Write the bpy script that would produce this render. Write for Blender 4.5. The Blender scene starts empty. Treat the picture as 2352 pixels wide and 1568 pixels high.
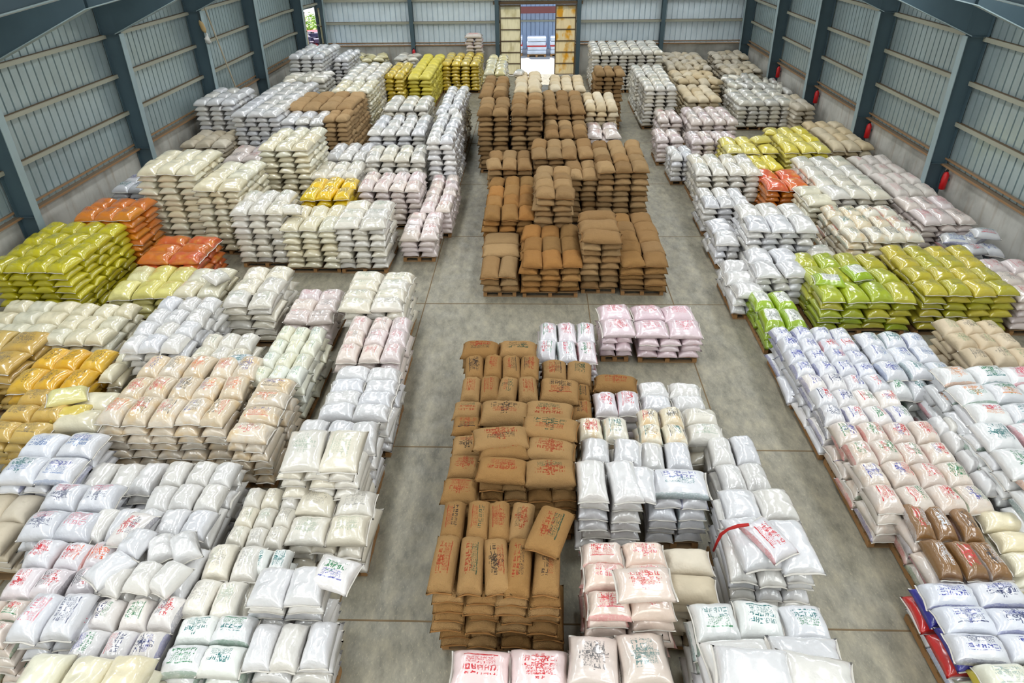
import bpy, math, random
import numpy as np
from mathutils import Matrix, Vector, noise
from mathutils.bvhtree import BVHTree

R = random.Random(7)
SC = bpy.context.scene
COL = SC.collection

# ---------------------------------------------------------------- camera
CAM_H = 8.0
FPX, PITCH, YAW, ROLL = 1554.3, 0.562744, -0.0387002, -0.0146547

def cam_basis():
    cp, sp, cy, sy = math.cos(PITCH), math.sin(PITCH), math.cos(YAW), math.sin(YAW)
    F = Vector((sy * cp, cy * cp, -sp))
    Rt = Vector((cy, -sy, 0))
    U = Rt.cross(F)
    R2 = Rt * math.cos(ROLL) + U * math.sin(ROLL)
    return F, R2, R2.cross(F)

cam = bpy.data.cameras.new('camera')
cam_ob = bpy.data.objects.new('camera', cam)
COL.objects.link(cam_ob)
CF, CR, CU = cam_basis()
m = Matrix((CR, CU, -CF)).transposed().to_4x4()
m.translation = Vector((0, 0, CAM_H))
cam_ob.matrix_world = m
cam.sensor_width = 36.0
cam.lens = FPX / 2352 * 36.0
cam.clip_end = 300
SC.camera = cam_ob

# ---------------------------------------------------------------- light and exposure
SC.view_settings.view_transform = 'Standard'
SC.view_settings.look = 'None'
SC.view_settings.gamma = 1.0
SC.view_settings.use_curve_mapping = False
SC.view_settings.exposure = -0.1
SKY_STRENGTH = 0.30
SUN_STRENGTH = 9.0
SKYLIGHT = 14.0
GABLE_FILL = 6.0  # glow of the fill panels added on the near gable

world = bpy.data.worlds.new('sky')
SC.world = world
world.use_nodes = True
wn = world.node_tree
bgn = wn.nodes['Background']
sky = wn.nodes.new('ShaderNodeTexSky')
sky.sky_type = 'NISHITA'
sky.sun_disc = False
sky.sun_elevation = math.radians(58)
sky.sun_rotation = math.radians(170)
wn.links.new(sky.outputs[0], bgn.inputs[0])
bgn.inputs[1].default_value = SKY_STRENGTH

sun = bpy.data.lights.new('sun', 'SUN')
sun.energy = SUN_STRENGTH
sun.angle = 0.01
sun.color = (1.0, 0.95, 0.86)
so = bpy.data.objects.new('sun', sun)
COL.objects.link(so)
so.rotation_euler = (math.radians(-36), math.radians(-12), 0)
so.location = (0, 60, 30)

# ---------------------------------------------------------------- helpers
def tag(o, label=None, cat=None, group=None, kind=None):
    if label: o['label'] = label
    if cat: o['category'] = cat
    if group: o['group'] = group
    if kind: o['kind'] = kind
    return o

def link(name, me, parent=None, loc=None):
    o = bpy.data.objects.new(name, me)
    COL.objects.link(o)
    if parent: o.parent = parent
    if loc: o.location = loc
    return o

def empty(name, loc, rz=0):
    o = bpy.data.objects.new(name, None)
    o.empty_display_size = .2
    COL.objects.link(o)
    o.location = loc
    o.rotation_euler = (0, 0, rz)
    return o

class MB:
    """collects boxes, tubes and prisms into one mesh"""
    def __init__(s): s.v = []; s.f = []
    def box(s, x0, x1, y0, y1, z0, z1):
        b = len(s.v)
        s.v += [(x, y, z) for z in (z0, z1) for y in (y0, y1) for x in (x0, x1)]
        s.f += [tuple(b + i for i in q) for q in ((0, 2, 3, 1), (4, 5, 7, 6), (0, 1, 5, 4), (2, 6, 7, 3), (0, 4, 6, 2), (1, 3, 7, 5))]
        return s
    def beam(s, a, b, w, h, up=(0, 0, 1)):
        a = Vector(a); b = Vector(b); d = (b - a).normalized()
        sd = d.cross(Vector(up)).normalized(); u = sd.cross(d)
        k = len(s.v)
        for p in (a, b):
            for i, j in ((-1, -1), (1, -1), (1, 1), (-1, 1)):
                s.v.append(tuple(p + sd * (i * w / 2) + u * (j * h / 2)))
        s.f += [tuple(k + i for i in q) for q in ((0, 1, 2, 3), (7, 6, 5, 4), (0, 4, 5, 1), (1, 5, 6, 2), (2, 6, 7, 3), (3, 7, 4, 0))]
        return s
    def tube(s, pts, r, n=10, cap=True):
        pts = [Vector(p) for p in pts]; rs = r if isinstance(r, (list, tuple)) else [r] * len(pts)
        k = len(s.v)
        for i, p in enumerate(pts):
            d = (pts[min(i + 1, len(pts) - 1)] - pts[max(i - 1, 0)])
            d = d.normalized() if d.length > 1e-9 else Vector((0, 0, 1))
            a = d.cross(Vector((0, 0, 1)))
            if a.length < 1e-3: a = Vector((1, 0, 0))
            a.normalize(); b = a.cross(d)
            for j in range(n):
                t = 2 * math.pi * j / n
                s.v.append(tuple(p + (a * math.cos(t) + b * math.sin(t)) * rs[i]))
        for i in range(len(pts) - 1):
            for j in range(n):
                s.f.append((k + i * n + j, k + i * n + (j + 1) % n, k + (i + 1) * n + (j + 1) % n, k + (i + 1) * n + j))
        if cap:
            s.f.append(tuple(k + j for j in range(n))[::-1])
            s.f.append(tuple(k + (len(pts) - 1) * n + j for j in range(n)))
        return s
    def quad(s, *p):
        k = len(s.v); s.v += [tuple(q) for q in p]; s.f.append(tuple(range(k, k + len(p)))); return s
    def mesh(s, name, mat, smooth=False):
        me = bpy.data.meshes.new(name)
        me.from_pydata(s.v, [], s.f)
        if mat: me.materials.append(mat)
        if smooth: me.shade_smooth()
        me.update()
        return me
    def build(s, name, mat, parent=None, smooth=False):
        return link(name, s.mesh(name, mat, smooth), parent)

# ---------------------------------------------------------------- materials
class NT:
    def __init__(s, name):
        s.m = bpy.data.materials.new(name); s.m.use_nodes = True
        s.t = s.m.node_tree; s.b = s.t.nodes['Principled BSDF']
    def n(s, kind, **kw):
        nd = s.t.nodes.new(kind)
        for k, v in kw.items():
            if k == 'i':
                for a, b in v.items(): s.set(nd, a, b)
            else: setattr(nd, k, v)
        return nd
    def set(s, nd, a, b):
        if isinstance(b, bpy.types.NodeSocket): s.t.links.new(b, nd.inputs[a])
        else: nd.inputs[a].default_value = b
    def math(s, op, a, b=0.0, c=0.0, clamp=False):
        nd = s.t.nodes.new('ShaderNodeMath'); nd.operation = op; nd.use_clamp = clamp
        s.set(nd, 0, a); s.set(nd, 1, b); s.set(nd, 2, c)
        return nd.outputs[0]
    def mix(s, f, a, b, mode='MIX'):
        nd = s.t.nodes.new('ShaderNodeMix'); nd.data_type = 'RGBA'; nd.blend_type = mode
        s.set(nd, 0, f); s.set(nd, 6, a); s.set(nd, 7, b)
        return nd.outputs[2]
    def ramp(s, f, stops, interp='LINEAR'):
        nd = s.t.nodes.new('ShaderNodeValToRGB'); nd.color_ramp.interpolation = interp
        e = nd.color_ramp.elements
        e[0].position, e[0].color = stops[0][0], c4(stops[0][1])
        e[1].position, e[1].color = stops[-1][0], c4(stops[-1][1])
        for p, c in stops[1:-1]:
            x = e.new(p); x.color = c4(c)
        s.set(nd, 0, f)
        return nd.outputs[0]
    def noise(s, scale, detail=2, vec=None, rough=.5):
        nd = s.n('ShaderNodeTexNoise', i={'Scale': scale, 'Detail': detail, 'Roughness': rough})
        if vec is not None: s.set(nd, 'Vector', vec)
        return nd.outputs[0]
    def base(s, c): s.set(s.b, 'Base Color', c)
    def bump(s, h, strength=.3, dist=.01):
        nd = s.n('ShaderNodeBump', i={'Strength': strength, 'Distance': dist, 'Height': h})
        s.set(s.b, 'Normal', nd.outputs[0])

def c4(c): return (c[0], c[1], c[2], 1.0) if len(c) == 3 else tuple(c)
def srgb(r, g, b):
    f = lambda x: (x / 12.92 if x <= .04045 else ((x + .055) / 1.055) ** 2.4)
    return (f(r / 255), f(g / 255), f(b / 255), 1.0)

def simple(name, col, rough=.6, metal=0.0, var=.12, scale=3.0):
    t = NT(name)
    geo = t.n('ShaderNodeNewGeometry')
    nz = t.noise(scale, 4, geo.outputs['Position'])
    f = t.math('MULTIPLY_ADD', nz, 2 * var, 1 - var)
    t.base(t.mix(1.0, col, t.n('ShaderNodeCombineColor', i={0: f, 1: f, 2: f}).outputs[0], 'MULTIPLY'))
    t.b.inputs['Roughness'].default_value = rough
    t.b.inputs['Metallic'].default_value = metal
    return t.m

def glyph_mask(t, u, v, nx, ny, seed):
    """pseudo lettering: rows of random strokes in cells, as smudged printing looks from afar"""
    U = t.math('MULTIPLY', u, nx); V = t.math('MULTIPLY', v, ny)
    iu = t.math('FLOOR', U); iv = t.math('FLOOR', V)
    fu = t.math('SUBTRACT', U, iu); fv = t.math('SUBTRACT', V, iv)
    cell = t.n('ShaderNodeCombineXYZ', i={0: iu, 1: iv, 2: seed}).outputs[0]
    wn = t.n('ShaderNodeTexWhiteNoise', i={'Vector': cell})
    sp = t.n('ShaderNodeSeparateColor', i={0: wn.outputs['Color']})
    r1, r2, r3, r4 = sp.outputs[0], sp.outputs[1], sp.outputs[2], wn.outputs['Value']
    def band(x, c, w): return t.math('LESS_THAN', t.math('ABSOLUTE', t.math('SUBTRACT', x, c)), w)
    inner = t.math('MULTIPLY', band(fu, .5, .38), band(fv, .5, .36))
    parts = [t.math('MULTIPLY', band(fu, .24, .11), t.math('GREATER_THAN', r1, .3)),
             t.math('MULTIPLY', band(fu, .76, .11), t.math('GREATER_THAN', r2, .45)),
             t.math('MULTIPLY', band(fv, .78, .09), t.math('GREATER_THAN', r3, .35)),
             t.math('MULTIPLY', band(fv, .5, .08), t.math('GREATER_THAN', r4, .45)),
             t.math('MULTIPLY', band(fv, .22, .09), t.math('LESS_THAN', r1, .6))]
    acc = parts[0]
    for p in parts[1:]: acc = t.math('MAXIMUM', acc, p)
    return t.math('MULTIPLY', acc, inner)

def sack_material(name, base, warm=None, rough=.36, prints=None, amount=1.0, weave=False, flat=None, stain=None, var=.05):
    """woven sack cloth; prints = list of ink colours; flat = colour of a printed top panel"""
    t = NT(name)
    geo = t.n('ShaderNodeNewGeometry')
    rnd = geo.outputs['Random Per Island']
    info = t.n('ShaderNodeObjectInfo').outputs['Random']
    seed = t.math('FRACT', t.math('ADD', rnd, info))
    tc = t.n('ShaderNodeTexCoord')
    pos = geo.outputs['Position']
    warm = warm or tuple(c * k for c, k in zip(base[:3], (1.0, .94, .84))) + (1,)
    col = t.mix(t.math('FRACT', t.math('MULTIPLY', seed, 7.31)), base, warm)
    f = t.math('MULTIPLY_ADD', t.math('FRACT', t.math('MULTIPLY', seed, 13.7)), 2 * var, 1 - var)
    dirt = t.noise(7.0, 5, pos)
    g = t.math('MULTIPLY', f, t.math('MULTIPLY_ADD', dirt, .16, .92))
    col = t.mix(1.0, col, t.n('ShaderNodeCombineColor', i={0: g, 1: g, 2: g}).outputs[0], 'MULTIPLY')
    if stain:
        sm = t.ramp(t.noise(4.5, 4, pos), [(.5, (0, 0, 0)), (.68, (1, 1, 1))])
        col = t.mix(t.math('MULTIPLY', sm, .7), col, stain)
    uv = t.n('ShaderNodeUVMap').outputs[0]
    sep = t.n('ShaderNodeSeparateXYZ', i={0: uv})
    u, v = sep.outputs[0], sep.outputs[1]
    if flat or prints:
        flip = t.math('GREATER_THAN', t.math('FRACT', t.math('MULTIPLY', seed, 3.77)), .5)
        # small wobble so the printing follows creases
        wob = t.math('MULTIPLY_ADD', t.noise(14, 2, pos), .05, -.025)
        u = t.math('ADD', u, wob); v = t.math('ADD', v, wob)
        def box(cu, cv, wu, wv):
            return t.math('MULTIPLY', t.math('LESS_THAN', t.math('ABSOLUTE', t.math('SUBTRACT', u, cu)), wu),
                          t.math('LESS_THAN', t.math('ABSOLUTE', t.math('SUBTRACT', v, cv)), wv))
    if flat:
        col = t.mix(box(.5, .5, .30, .33), col, flat)
    if prints:
        k = len(prints)
        sw = t.n('ShaderNodeMapping', i={'Vector': pos, 'Scale': (1, 1, 1.8)}).outputs[0]
        sidem = t.math('MULTIPLY', t.math('LESS_THAN', u, -1.0), t.math('GREATER_THAN', t.noise(9, 3, sw, .6), .60))
        sidem = t.math('MULTIPLY', sidem, 0.0 if weave else .45 * amount)
        def ink(mult):
            s = t.math('FRACT', t.math('MULTIPLY', seed, mult))
            return t.ramp(s, [(i / k, c) for i, c in enumerate(prints)], 'CONSTANT') if k > 1 else prints[0]
        def pick(mult, thr): return t.math('GREATER_THAN', t.math('FRACT', t.math('MULTIPLY', seed, mult)), thr)
        wb = t.math('MULTIPLY_ADD', t.noise(26, 3, pos), .07, -.035)
        gu = t.math('ADD', u, wb); gv = t.math('ADD', v, t.math('MULTIPLY', wb, .8))
        oy = t.math('MULTIPLY_ADD', t.math('FRACT', t.math('MULTIPLY', seed, 3.77)), .14, -.07)
        gv = t.math('ADD', gv, oy)
        big = t.math('MULTIPLY', glyph_mask(t, gu, gv, 9, 5.6, seed), box(.5, .60, .30, .125))
        small = t.math('MULTIPLY', glyph_mask(t, gu, gv, 21, 17, t.math('ADD', seed, 4.0)), box(.50, .38, .25, .10))
        tall = t.math('MULTIPLY', glyph_mask(t, gv, gu, 8, 8, t.math('ADD', seed, 9.0)), box(.5, .5, .08, .3))
        tall = t.math('MULTIPLY', tall, pick(5.3, .55))
        bar = t.math('MULTIPLY', box(.5, .245, .30, .018), pick(7.9, .4))
        blob = t.math('GREATER_THAN', t.noise(22, 3, pos, .65), .53)
        badge = t.math('MULTIPLY', t.math('MULTIPLY', box(.42, .56, .13, .15), blob), pick(9.1, .55))
        edge = t.math('MULTIPLY', t.math('GREATER_THAN', t.math('ABSOLUTE', t.math('SUBTRACT', v, .5)), .43), pick(17.3, .5))
        edge = t.math('MULTIPLY', t.math('MULTIPLY', edge, t.math('GREATER_THAN', v, -1.0)), .55)
        fade = t.math('MULTIPLY_ADD', t.noise(40, 3, pos), 3.2, -.55, clamp=True)
        fade2 = t.math('MULTIPLY_ADD', t.noise(5, 2, pos), 3.0, -.5, clamp=True)
        fade = t.math('MULTIPLY', fade, t.math('MULTIPLY_ADD', fade2, .7, .3))
        m1 = t.math('MULTIPLY', t.math('MAXIMUM', t.math('MAXIMUM', big, badge), tall), t.math('MULTIPLY', fade, amount))
        m2 = t.math('MULTIPLY', t.math('MAXIMUM', t.math('MAXIMUM', small, bar), edge if (amount >= .9 and not weave) else 0.0), t.math('MULTIPLY', fade, amount))
        col = t.mix(m1, col, ink(11.3))
        col = t.mix(m2, col, ink(23.9))
        col = t.mix(sidem, col, ink(31.7))
    t.base(col)
    t.b.inputs['Roughness'].default_value = rough
    if not weave and rough < .45:
        t.b.inputs['Coat Weight'].default_value = 1.0
        t.b.inputs['Coat Roughness'].default_value = .14
        t.b.inputs['Coat IOR'].default_value = 1.65
    t.b.inputs['Specular IOR Level'].default_value = .62 if not weave else .12
    if weave:
        h = t.math('ADD', t.noise(90, 2, pos), t.math('MULTIPLY', t.noise(14, 3, pos), 1.6))
        t.bump(h, .8, .02)
    else:
        h = t.math('ADD', t.noise(8, 3, pos), t.math('MULTIPLY', t.noise(24, 3, pos), .35))
        t.bump(h, .32, .035)
    return t.m

WHITE = srgb(217, 217, 221); OFFW = srgb(219, 215, 207); CREAM = srgb(226, 214, 180); PINKW = srgb(222, 208, 207)
RED = srgb(200, 40, 50); PINK = srgb(214, 84, 104); BLUE = srgb(40, 52, 150); TEAL = srgb(30, 110, 110); GRN = srgb(30, 120, 70)
BLK = srgb(50, 52, 60); ORG = srgb(226, 96, 40); NAVY = srgb(28, 40, 92)
JUT = srgb(158, 112, 56)
# code -> (material, kind of sack, colour word)
MK = {
 'W': (sack_material('white_woven_plastic', WHITE, OFFW, .24), 'white_sack', 'shiny white'),
 'V': (sack_material('off_white_woven_plastic', OFFW, srgb(228, 220, 200), .38, [BLK, GRN], .35), 'white_sack', 'off-white'),
 'C': (sack_material('cream_woven_plastic', CREAM, srgb(226, 222, 200), .38), 'cream_sack', 'cream'),
 'C2': (sack_material('cream_printed_plastic', srgb(228, 214, 184), srgb(232, 226, 210), .38, [RED, BLK, TEAL], .9, stain=srgb(226, 192, 138)), 'cream_sack', 'cream printed'),
 'P': (sack_material('pinkish_woven_plastic', PINKW, srgb(226, 212, 200), .38, [PINK, RED, BLK], .55), 'printed_sack', 'pinkish white'),
 'P2': (sack_material('red_printed_plastic', srgb(220, 210, 212), WHITE, .36, [RED, ORG, BLK, RED], 1.0), 'printed_sack', 'red-printed white'),
 'P3': (sack_material('red_green_printed_plastic', srgb(220, 210, 198), srgb(216, 202, 192), .36, [RED, GRN, RED, BLUE], 1.0, stain=srgb(216, 192, 172)), 'printed_sack', 'red and green printed'),
 'P4': (sack_material('pink_printed_plastic', srgb(226, 214, 218), WHITE, .36, [RED, PINK, GRN], 1.0), 'printed_sack', 'pink-printed white'),
 'P5': (sack_material('pink_rimmed_plastic', srgb(228, 210, 214), srgb(224, 200, 206), .36, [PINK, RED], .7), 'printed_sack', 'pale pink'),
 'P6': (sack_material('pale_pink_line_printed_plastic', srgb(226, 204, 188), srgb(228, 212, 202), .38, [RED, PINK], .9), 'printed_sack', 'red-lined beige'),
 'P7': (sack_material('red_banner_plastic', srgb(234, 218, 216), srgb(232, 206, 204), .36, [RED], 1.0), 'printed_sack', 'red-bannered'),
 'B': (sack_material('blue_printed_plastic', WHITE, srgb(216, 218, 224), .36, [BLUE, srgb(90, 120, 170), TEAL], .9), 'printed_sack', 'blue-printed white'),
 'B2': (sack_material('grey_white_printed_plastic', srgb(206, 207, 213), WHITE, .36, [NAVY, PINK], .8), 'printed_sack', 'greyish printed'),
 'B3': (sack_material('multicolour_printed_plastic', WHITE, srgb(230, 222, 214), .36, [BLUE, RED, GRN, NAVY], 1.0), 'printed_sack', 'multicolour-printed white'),
 'B4': (sack_material('dusty_printed_plastic', srgb(206, 198, 190), srgb(214, 200, 194), .5, [RED], .9), 'printed_sack', 'dusty red-printed'),
 'B5': (sack_material('vivid_blue_printed_plastic', WHITE, srgb(214, 217, 226), .34, [BLUE, BLUE, NAVY], 1.0), 'printed_sack', 'vivid blue-printed'),
 'B6': (sack_material('blue_red_printed_plastic', srgb(216, 217, 224), WHITE, .36, [BLUE, BLUE, RED], 1.0), 'printed_sack', 'blue and red printed'),
 'B7': (sack_material('teal_red_printed_plastic', WHITE, srgb(216, 214, 210), .36, [TEAL, BLUE, RED], 1.0, flat=srgb(196, 202, 206)), 'printed_sack', 'teal-printed'),
 'G': (sack_material('green_printed_plastic', srgb(228, 230, 224), WHITE, .36, [GRN, TEAL], 1.0), 'printed_sack', 'green-printed white'),
 'G2': (sack_material('pale_green_printed_plastic', srgb(226, 228, 218), srgb(230, 226, 200), .36, [srgb(110, 160, 130), srgb(210, 200, 110), srgb(120, 150, 150)], .7), 'printed_sack', 'faintly green-printed'),
 'G3': (sack_material('green_orange_printed_plastic', srgb(228, 228, 226), WHITE, .36, [GRN, TEAL, PINK, srgb(226, 150, 90)], 1.0), 'printed_sack', 'green-printed white'),
 'J': (sack_material('jute_cloth', srgb(146, 113, 74), srgb(170, 140, 100), .9, weave=True, var=.16), 'jute_sack', 'brown jute'),
 'J2': (sack_material('tan_jute_cloth', srgb(172, 140, 100), srgb(184, 154, 114), .95, weave=True, var=.08), 'jute_sack', 'tan jute'),
 'J3': (sack_material('printed_jute_cloth', srgb(150, 113, 68), srgb(168, 134, 90), .95, prints=[srgb(150, 62, 40), srgb(44, 74, 58), srgb(54, 46, 42), srgb(150, 60, 36)], amount=.95, weave=True, var=.08), 'jute_sack', 'printed jute'),
 'O': (sack_material('orange_jute_cloth', srgb(166, 118, 66), srgb(152, 118, 74), .9, weave=True, var=.16), 'jute_sack', 'orange-brown jute'),
 'T2': (sack_material('pale_jute_cloth', srgb(154, 122, 84), srgb(150, 112, 66), .95, weave=True, var=.08), 'jute_sack', 'greyish jute'),
 'T3': (sack_material('yellowish_beige_plastic', srgb(200, 178, 138), srgb(212, 198, 170), .6, var=.1), 'beige_sack', 'yellowish beige'),
 'T': (sack_material('beige_plastic', srgb(196, 180, 150), srgb(206, 196, 178), .5, var=.1), 'beige_sack', 'beige'),
 'T4': (sack_material('beige_stained_printed_plastic', srgb(216, 198, 170), srgb(220, 208, 190), .4, [BLUE, BLK, RED, ORG], .75, stain=srgb(216, 184, 132)), 'beige_sack', 'beige printed'),
 'T5': (sack_material('tan_printed_plastic', srgb(204, 184, 152), srgb(210, 192, 164), .5, [GRN, BLK], .6), 'beige_sack', 'tan printed'),
 'T6': (sack_material('greyish_beige_plastic', srgb(208, 200, 190), srgb(216, 206, 198), .5, [BLK, PINK], .4, var=.06), 'beige_sack', 'greyish beige'),
 'T7': (sack_material('pinkish_beige_plastic', srgb(214, 200, 188), srgb(220, 206, 198), .4, [TEAL, BLK], .8), 'beige_sack', 'pinkish beige'),
 'Y': (sack_material('bright_yellow_plastic', srgb(222, 190, 40), srgb(212, 188, 80), .4), 'yellow_sack', 'bright yellow'),
 'Y2': (sack_material('dusty_yellow_plastic', srgb(212, 198, 84), srgb(220, 204, 60), .45), 'yellow_sack', 'dusty yellow'),
 'Y3': (sack_material('lemon_yellow_plastic', srgb(228, 210, 62), srgb(226, 214, 120), .38), 'yellow_sack', 'lemon yellow'),
 'K': (sack_material('golden_yellow_plastic', srgb(238, 194, 10), srgb(232, 200, 20), .36, [BLK], .8), 'yellow_sack', 'golden yellow'),
 'K2': (sack_material('gold_printed_plastic', srgb(226, 172, 32), srgb(222, 180, 60), .36, [srgb(96, 84, 50), BLK], .8), 'yellow_sack', 'gold printed'),
 'Z': (sack_material('ochre_plastic', srgb(202, 164, 78), srgb(206, 176, 100), .42, [srgb(104, 92, 80)], .7), 'yellow_sack', 'ochre'),
 'E': (sack_material('yellowish_white_plastic', srgb(220, 206, 140), srgb(224, 218, 190), .42), 'yellow_sack', 'yellowish white'),
 'E2': (sack_material('pale_yellow_plastic', srgb(226, 216, 120), srgb(228, 222, 172), .36, [srgb(170, 170, 90)], .3), 'yellow_sack', 'pale yellow'),
 'M': (sack_material('green_yellow_plastic', srgb(190, 180, 20), srgb(204, 192, 28), .34, [srgb(110, 110, 30)], .5), 'yellow_sack', 'yellow-green'),
 'M2': (sack_material('olive_yellow_plastic', srgb(176, 172, 42), srgb(204, 184, 64), .34, [srgb(110, 108, 50)], .5), 'green_sack', 'olive-yellow'),
 'L': (sack_material('lime_plastic_white_panel', srgb(156, 184, 32), srgb(150, 180, 40), .34, [BLK], .7, flat=srgb(226, 228, 216)), 'green_sack', 'lime'),
 'L2': (sack_material('lime_plastic', srgb(158, 180, 30), srgb(188, 178, 54), .34, [BLK], .25), 'green_sack', 'lime to olive'),
 'R': (sack_material('red_orange_plastic', srgb(206, 90, 44), srgb(206, 110, 30), .36, stain=srgb(214, 138, 30)), 'orange_sack', 'red-orange'),
 'R2': (sack_material('orange_plastic', srgb(216, 132, 16), srgb(212, 118, 36), .36, [srgb(150, 60, 50)], .7), 'orange_sack', 'orange'),
 'R3': (sack_material('coral_orange_plastic', srgb(226, 92, 50), srgb(222, 110, 50), .36, stain=srgb(224, 150, 40)), 'orange_sack', 'coral orange'),
 'N': (sack_material('brown_printed_plastic', srgb(132, 96, 56), srgb(142, 104, 62), .36, [BLK, RED, srgb(210, 214, 220)], 1.0), 'printed_sack', 'brown printed'),
 'SR': (sack_material('red_striped_plastic', srgb(176, 14, 18), srgb(196, 24, 24), .34), 'printed_sack', 'bright red'),
 'SB': (sack_material('deep_blue_plastic', srgb(36, 34, 150), srgb(60, 60, 170), .34), 'printed_sack', 'deep blue'),
 'SG': (sack_material('green_edged_plastic', srgb(222, 224, 216), srgb(104, 156, 60), .34), 'printed_sack', 'green-edged white'),
 'SY': (sack_material('yellow_edged_plastic', srgb(222, 224, 216), srgb(216, 196, 40), .34), 'printed_sack', 'yellow-edged white'),
}
M_SEAM = simple('seam_thread', srgb(208, 203, 194), .7)
M_SEAMJ = simple('jute_seam', srgb(150, 106, 56), .95)

# ---------------------------------------------------------------- structure of the hall
def steel(name, col, rough=.42, metal=.35):
    t = NT(name)
    pos = t.n('ShaderNodeNewGeometry').outputs['Position']
    nz = t.noise(2.2, 4, pos)
    f = t.math('MULTIPLY_ADD', nz, .3, .85)
    t.base(t.mix(1.0, col, t.n('ShaderNodeCombineColor', i={0: f, 1: f, 2: f}).outputs[0], 'MULTIPLY'))
    t.b.inputs['Roughness'].default_value = rough
    t.b.inputs['Metallic'].default_value = metal
    return t.m
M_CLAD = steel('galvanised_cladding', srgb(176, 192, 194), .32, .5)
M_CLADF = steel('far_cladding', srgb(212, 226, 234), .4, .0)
M_COL = steel('grey_blue_paint', srgb(72, 92, 101), .5, .1)
M_FLG = steel('pale_steel_flange', srgb(150, 168, 172), .5, .1)
M_ROOF = steel('roof_sheet', srgb(150, 158, 156), .6, .2)

def dusty(name, face, top):
    t = NT(name)
    nrm = t.n('ShaderNodeSeparateXYZ', i={0: t.n('ShaderNodeNewGeometry').outputs['Normal']})
    t.base(t.mix(t.math('GREATER_THAN', nrm.outputs[2], .5), face, top))
    t.b.inputs['Roughness'].default_value = .7
    return t.m
M_GIRT = dusty('dusty_girt', srgb(158, 158, 142), srgb(96, 74, 46))
M_SILL = dusty('rusty_sill', srgb(150, 116, 82), srgb(120, 104, 84))

def plaster():
    t = NT('stained_plaster')
    pos = t.n('ShaderNodeNewGeometry').outputs['Position']
    a = t.ramp(t.noise(1.1, 5, pos), [(.3, srgb(150, 148, 140)), (.55, srgb(192, 190, 182)), (.8, srgb(206, 204, 196))])
    st = t.n('ShaderNodeMapping', i={'Vector': pos, 'Scale': (2.0, 2.0, .35)}).outputs[0]
    b = t.ramp(t.noise(2.2, 5, st), [(.52, (0, 0, 0)), (.75, (1, 1, 1))])
    t.base(t.mix(t.math('MULTIPLY', b, .55), a, srgb(150, 128, 104)))
    t.b.inputs['Roughness'].default_value = .9
    t.bump(t.noise(12, 4, pos), .2)
    return t.m
M_PLAST = plaster()

def concrete():
    t = NT('worn_concrete')
    pos = t.n('ShaderNodeNewGeometry').outputs['Position']
    st = t.n('ShaderNodeMapping', i={'Vector': pos, 'Rotation': (0, 0, .7), 'Scale': (1.0, .45, 1)}).outputs[0]
    a = t.ramp(t.noise(.8, 8, pos, .62), [(.3, srgb(114, 110, 97)), (.5, srgb(142, 137, 121)), (.72, srgb(162, 155, 137))])
    b = t.ramp(t.noise(5.5, 8, st, .72), [(.35, srgb(96, 94, 83)), (.5, srgb(142, 137, 121)), (.66, srgb(176, 166, 141))])
    c = t.mix(.55, a, b)
    sp = t.ramp(t.noise(34, 4, st, .7), [(.56, (0, 0, 0)), (.68, (1, 1, 1))])
    c = t.mix(t.math('MULTIPLY', sp, .35), c, srgb(200, 186, 154))
    t.base(c)
    r = t.ramp(t.noise(3.0, 4, pos), [(.35, (.38,) * 3), (.7, (.62,) * 3)])
    t.set(t.b, 'Roughness', r)
    t.bump(t.noise(20, 5, st), .12, .01)
    return t.m
M_FLOOR = concrete()

Y0, YF = -8.0, 42.05
XR_ = 12.02
ZS = 1.64
LEFT = [(-13.2, Y0), (-12.97, 37.9), (-12.3, YF)]
def xl_at(y):
    for (xa, ya), (xb, yb) in zip(LEFT, LEFT[1:]):
        if y <= yb: return xa + (xb - xa) * (y - ya) / (yb - ya)
    return LEFT[-1][0]
def eave(x): return 9.35 - .2 * abs(x + .5)

b = MB(); b.box(-13.4, 12.2, Y0, YF + .2, -.2, 0)
tag(b.build('floor', M_FLOOR), kind='structure')

# expansion joints, laid a hair above the slab
M_JOINT = simple('joint_filler', srgb(120, 100, 72), .9)
jb = MB()
for y in (5.63, 9.14, 14.38, 18.45, 23.0, 28.0, 33.0, 38.0):
    jb.box(-13.1, 12.0, y - .012, y + .012, -.01, .004)
for x in (-7.6, -2.66, 1.3, 3.36, 8.0):
    jb.box(x - .012, x + .012, -7.9, 42.0, -.01, .0042)
tag(jb.build('floor_joint_trim', M_JOINT), kind='structure')

def corr(path, z0f, z1f, side, pitch=.30, deep=.06):
    """corrugated sheet following a polyline; side = outward normal sign; returns MB"""
    mb = MB(); prof = [(0, 0), (.215, 0), (.222, 1), (.262, 1), (.27, 0)]
    for (xa, ya), (xb, yb) in zip(path, path[1:]):
        L = math.hypot(xb - xa, yb - ya); ux, uy = (xb - xa) / L, (yb - ya) / L
        nx, ny = -uy * side, ux * side
        pts = []; s = 0
        while s < L:
            for d, h in prof:
                if s + d < L: pts.append((s + d, h * deep))
            s += pitch
        pts.append((L, 0))
        k = len(mb.v)
        for s_, h in pts:
            x, y = xa + ux * s_ + nx * h, ya + uy * s_ + ny * h
            mb.v.append((x, y, z0f(x, y))); mb.v.append((x, y, z1f(x, y)))
        for i in range(len(pts) - 1):
            a = k + 2 * i
            mb.f.append((a, a + 2, a + 3, a + 1))
    return mb

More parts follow.
